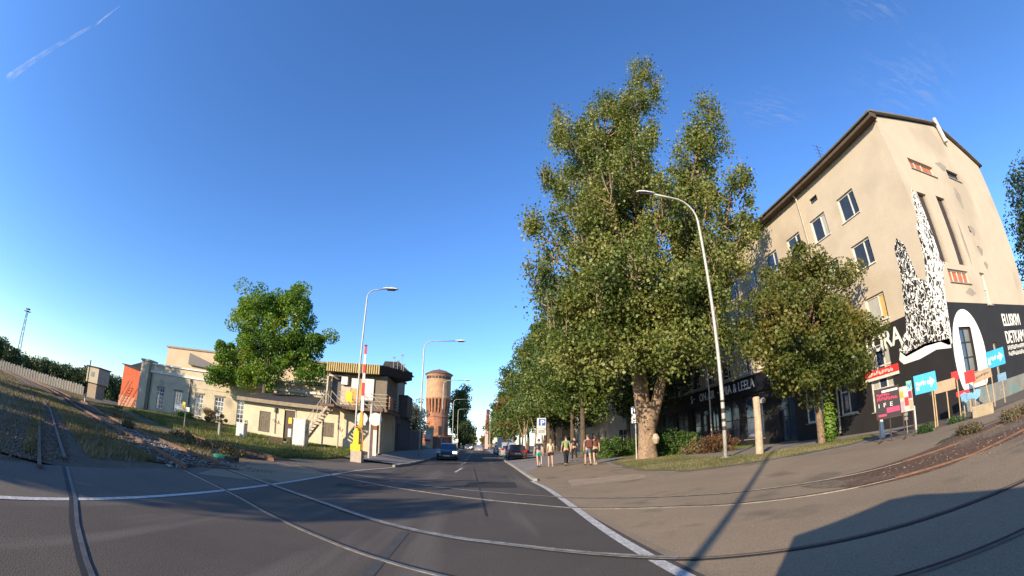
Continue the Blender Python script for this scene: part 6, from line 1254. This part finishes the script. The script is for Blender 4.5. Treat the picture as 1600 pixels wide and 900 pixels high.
# ------------------------------------------------------------ sky extras
def contrail():
    m = bpy.data.materials.new('contrail_vapour'); m.use_nodes = True; t = m.node_tree; N = t.nodes; L = t.links; N.remove(N['Principled BSDF'])
    e = N.new('ShaderNodeBsdfDiffuse'); e.inputs[0].default_value = (.95, .95, .95, 1); tr = N.new('ShaderNodeBsdfTransparent'); tl = N.new('ShaderNodeBsdfTranslucent'); tl.inputs[0].default_value = (.95, .95, .95, 1)
    ad = N.new('ShaderNodeMixShader'); ad.inputs[0].default_value = .5; L.new(e.outputs[0], ad.inputs[1]); L.new(tl.outputs[0], ad.inputs[2])
    lw = N.new('ShaderNodeLayerWeight'); lw.inputs[0].default_value = .3; gm = N.new('ShaderNodeNewGeometry'); n = N.new('ShaderNodeTexNoise'); n.inputs['Scale'].default_value = .006; n.inputs['Detail'].default_value = 5; L.new(gm.outputs['Position'], n.inputs['Vector'])
    a = N.new('ShaderNodeMath'); a.operation = 'SUBTRACT'; a.inputs[0].default_value = 1; L.new(lw.outputs['Facing'], a.inputs[1]); b = N.new('ShaderNodeMath'); b.operation = 'POWER'; b.inputs[1].default_value = 2; L.new(a.outputs[0], b.inputs[0])
    c = N.new('ShaderNodeMath'); c.operation = 'MULTIPLY'; L.new(b.outputs[0], c.inputs[0]); mr = N.new('ShaderNodeMapRange'); mr.inputs['From Min'].default_value = .35; mr.inputs['From Max'].default_value = .7; mr.inputs['To Max'].default_value = .3; L.new(n.outputs['Fac'], mr.inputs[0]); L.new(mr.outputs[0], c.inputs[1])
    mx = N.new('ShaderNodeMixShader'); L.new(c.outputs[0], mx.inputs[0]); L.new(tr.outputs[0], mx.inputs[1]); L.new(ad.outputs[0], mx.inputs[2]); L.new(mx.outputs[0], N['Material Output'].inputs[0])
    def P(az, el, d): return (math.sin(R(az))*d, math.cos(R(az))*d, d*math.tan(R(el)))
    q = MB(); q.tube([P(-74.8, 26.5, 5200), P(-74.2, 27.8, 5000), P(-71.7, 32.4, 4500), P(-68.9, 36.7, 4100), P(-67.8, 39.9, 3800)], [50, 42, 26, 14, 5], 24); o = q.build('contrail', m, smooth=True)
    tag(o, 'faint white aircraft trail high in the upper left sky', 'contrail', kind='stuff')
contrail()

def wisps():
    m = bpy.data.materials.new('cirrus'); m.use_nodes = True; t = m.node_tree; N = t.nodes; L = t.links; N.remove(N['Principled BSDF'])
    tl = N.new('ShaderNodeBsdfTranslucent'); tl.inputs[0].default_value = (.95, .95, .95, 1); df = N.new('ShaderNodeBsdfDiffuse'); df.inputs[0].default_value = (.95, .95, .95, 1); tr = N.new('ShaderNodeBsdfTransparent')
    ad = N.new('ShaderNodeMixShader'); L.new(tl.outputs[0], ad.inputs[1]); L.new(df.outputs[0], ad.inputs[2])
    tc = N.new('ShaderNodeTexCoord'); mp = N.new('ShaderNodeMapping'); mp.inputs['Scale'].default_value = (3, 9, 1); mp.inputs['Rotation'].default_value = (0, 0, .6); L.new(tc.outputs['Generated'], mp.inputs[0])
    n = N.new('ShaderNodeTexNoise'); n.inputs['Scale'].default_value = 1.6; n.inputs['Detail'].default_value = 8; n.inputs['Roughness'].default_value = .62; n.inputs['Distortion'].default_value = .8; L.new(mp.outputs[0], n.inputs['Vector'])
    mr = N.new('ShaderNodeMapRange'); mr.inputs['From Min'].default_value = .5; mr.inputs['From Max'].default_value = .85; mr.inputs['To Max'].default_value = .30; L.new(n.outputs['Fac'], mr.inputs[0])
    gr = N.new('ShaderNodeTexGradient'); gr.gradient_type = 'QUADRATIC_SPHERE'; mg = N.new('ShaderNodeMapping'); mg.inputs['Location'].default_value = (-1, -1, -.0); mg.inputs['Scale'].default_value = (2, 2, 0); L.new(tc.outputs['Generated'], mg.inputs[0]); L.new(mg.outputs[0], gr.inputs[0])
    mu = N.new('ShaderNodeMath'); mu.operation = 'MULTIPLY'; mu.use_clamp = True; L.new(mr.outputs[0], mu.inputs[0]); m2 = N.new('ShaderNodeMath'); m2.operation = 'MULTIPLY'; m2.inputs[1].default_value = 2; L.new(gr.outputs[0], m2.inputs[0]); L.new(m2.outputs[0], mu.inputs[1])
    mx = N.new('ShaderNodeMixShader'); L.new(mu.outputs[0], mx.inputs[0]); L.new(tr.outputs[0], mx.inputs[1]); L.new(ad.outputs[0], mx.inputs[2]); L.new(mx.outputs[0], N['Material Output'].inputs[0])
    for i, (cx_, cy_, w_, h_) in enumerate(((4100, 1500, 2600, 1700), (2900, 900, 1400, 900), (2700, 2500, 1500, 900))):
        q = MB(); q.box(cx_-w_/2, cx_+w_/2, cy_-h_/2, cy_+h_/2, 2900, 2902); o = q.build('cirrus_cloud', m)
        tag(o, ['faint white wisps of cloud in the upper right sky', 'thin veil of cloud nearest the top right corner', 'barely visible cloud veil above the beige building'][i], 'cloud', kind='stuff')
wisps()
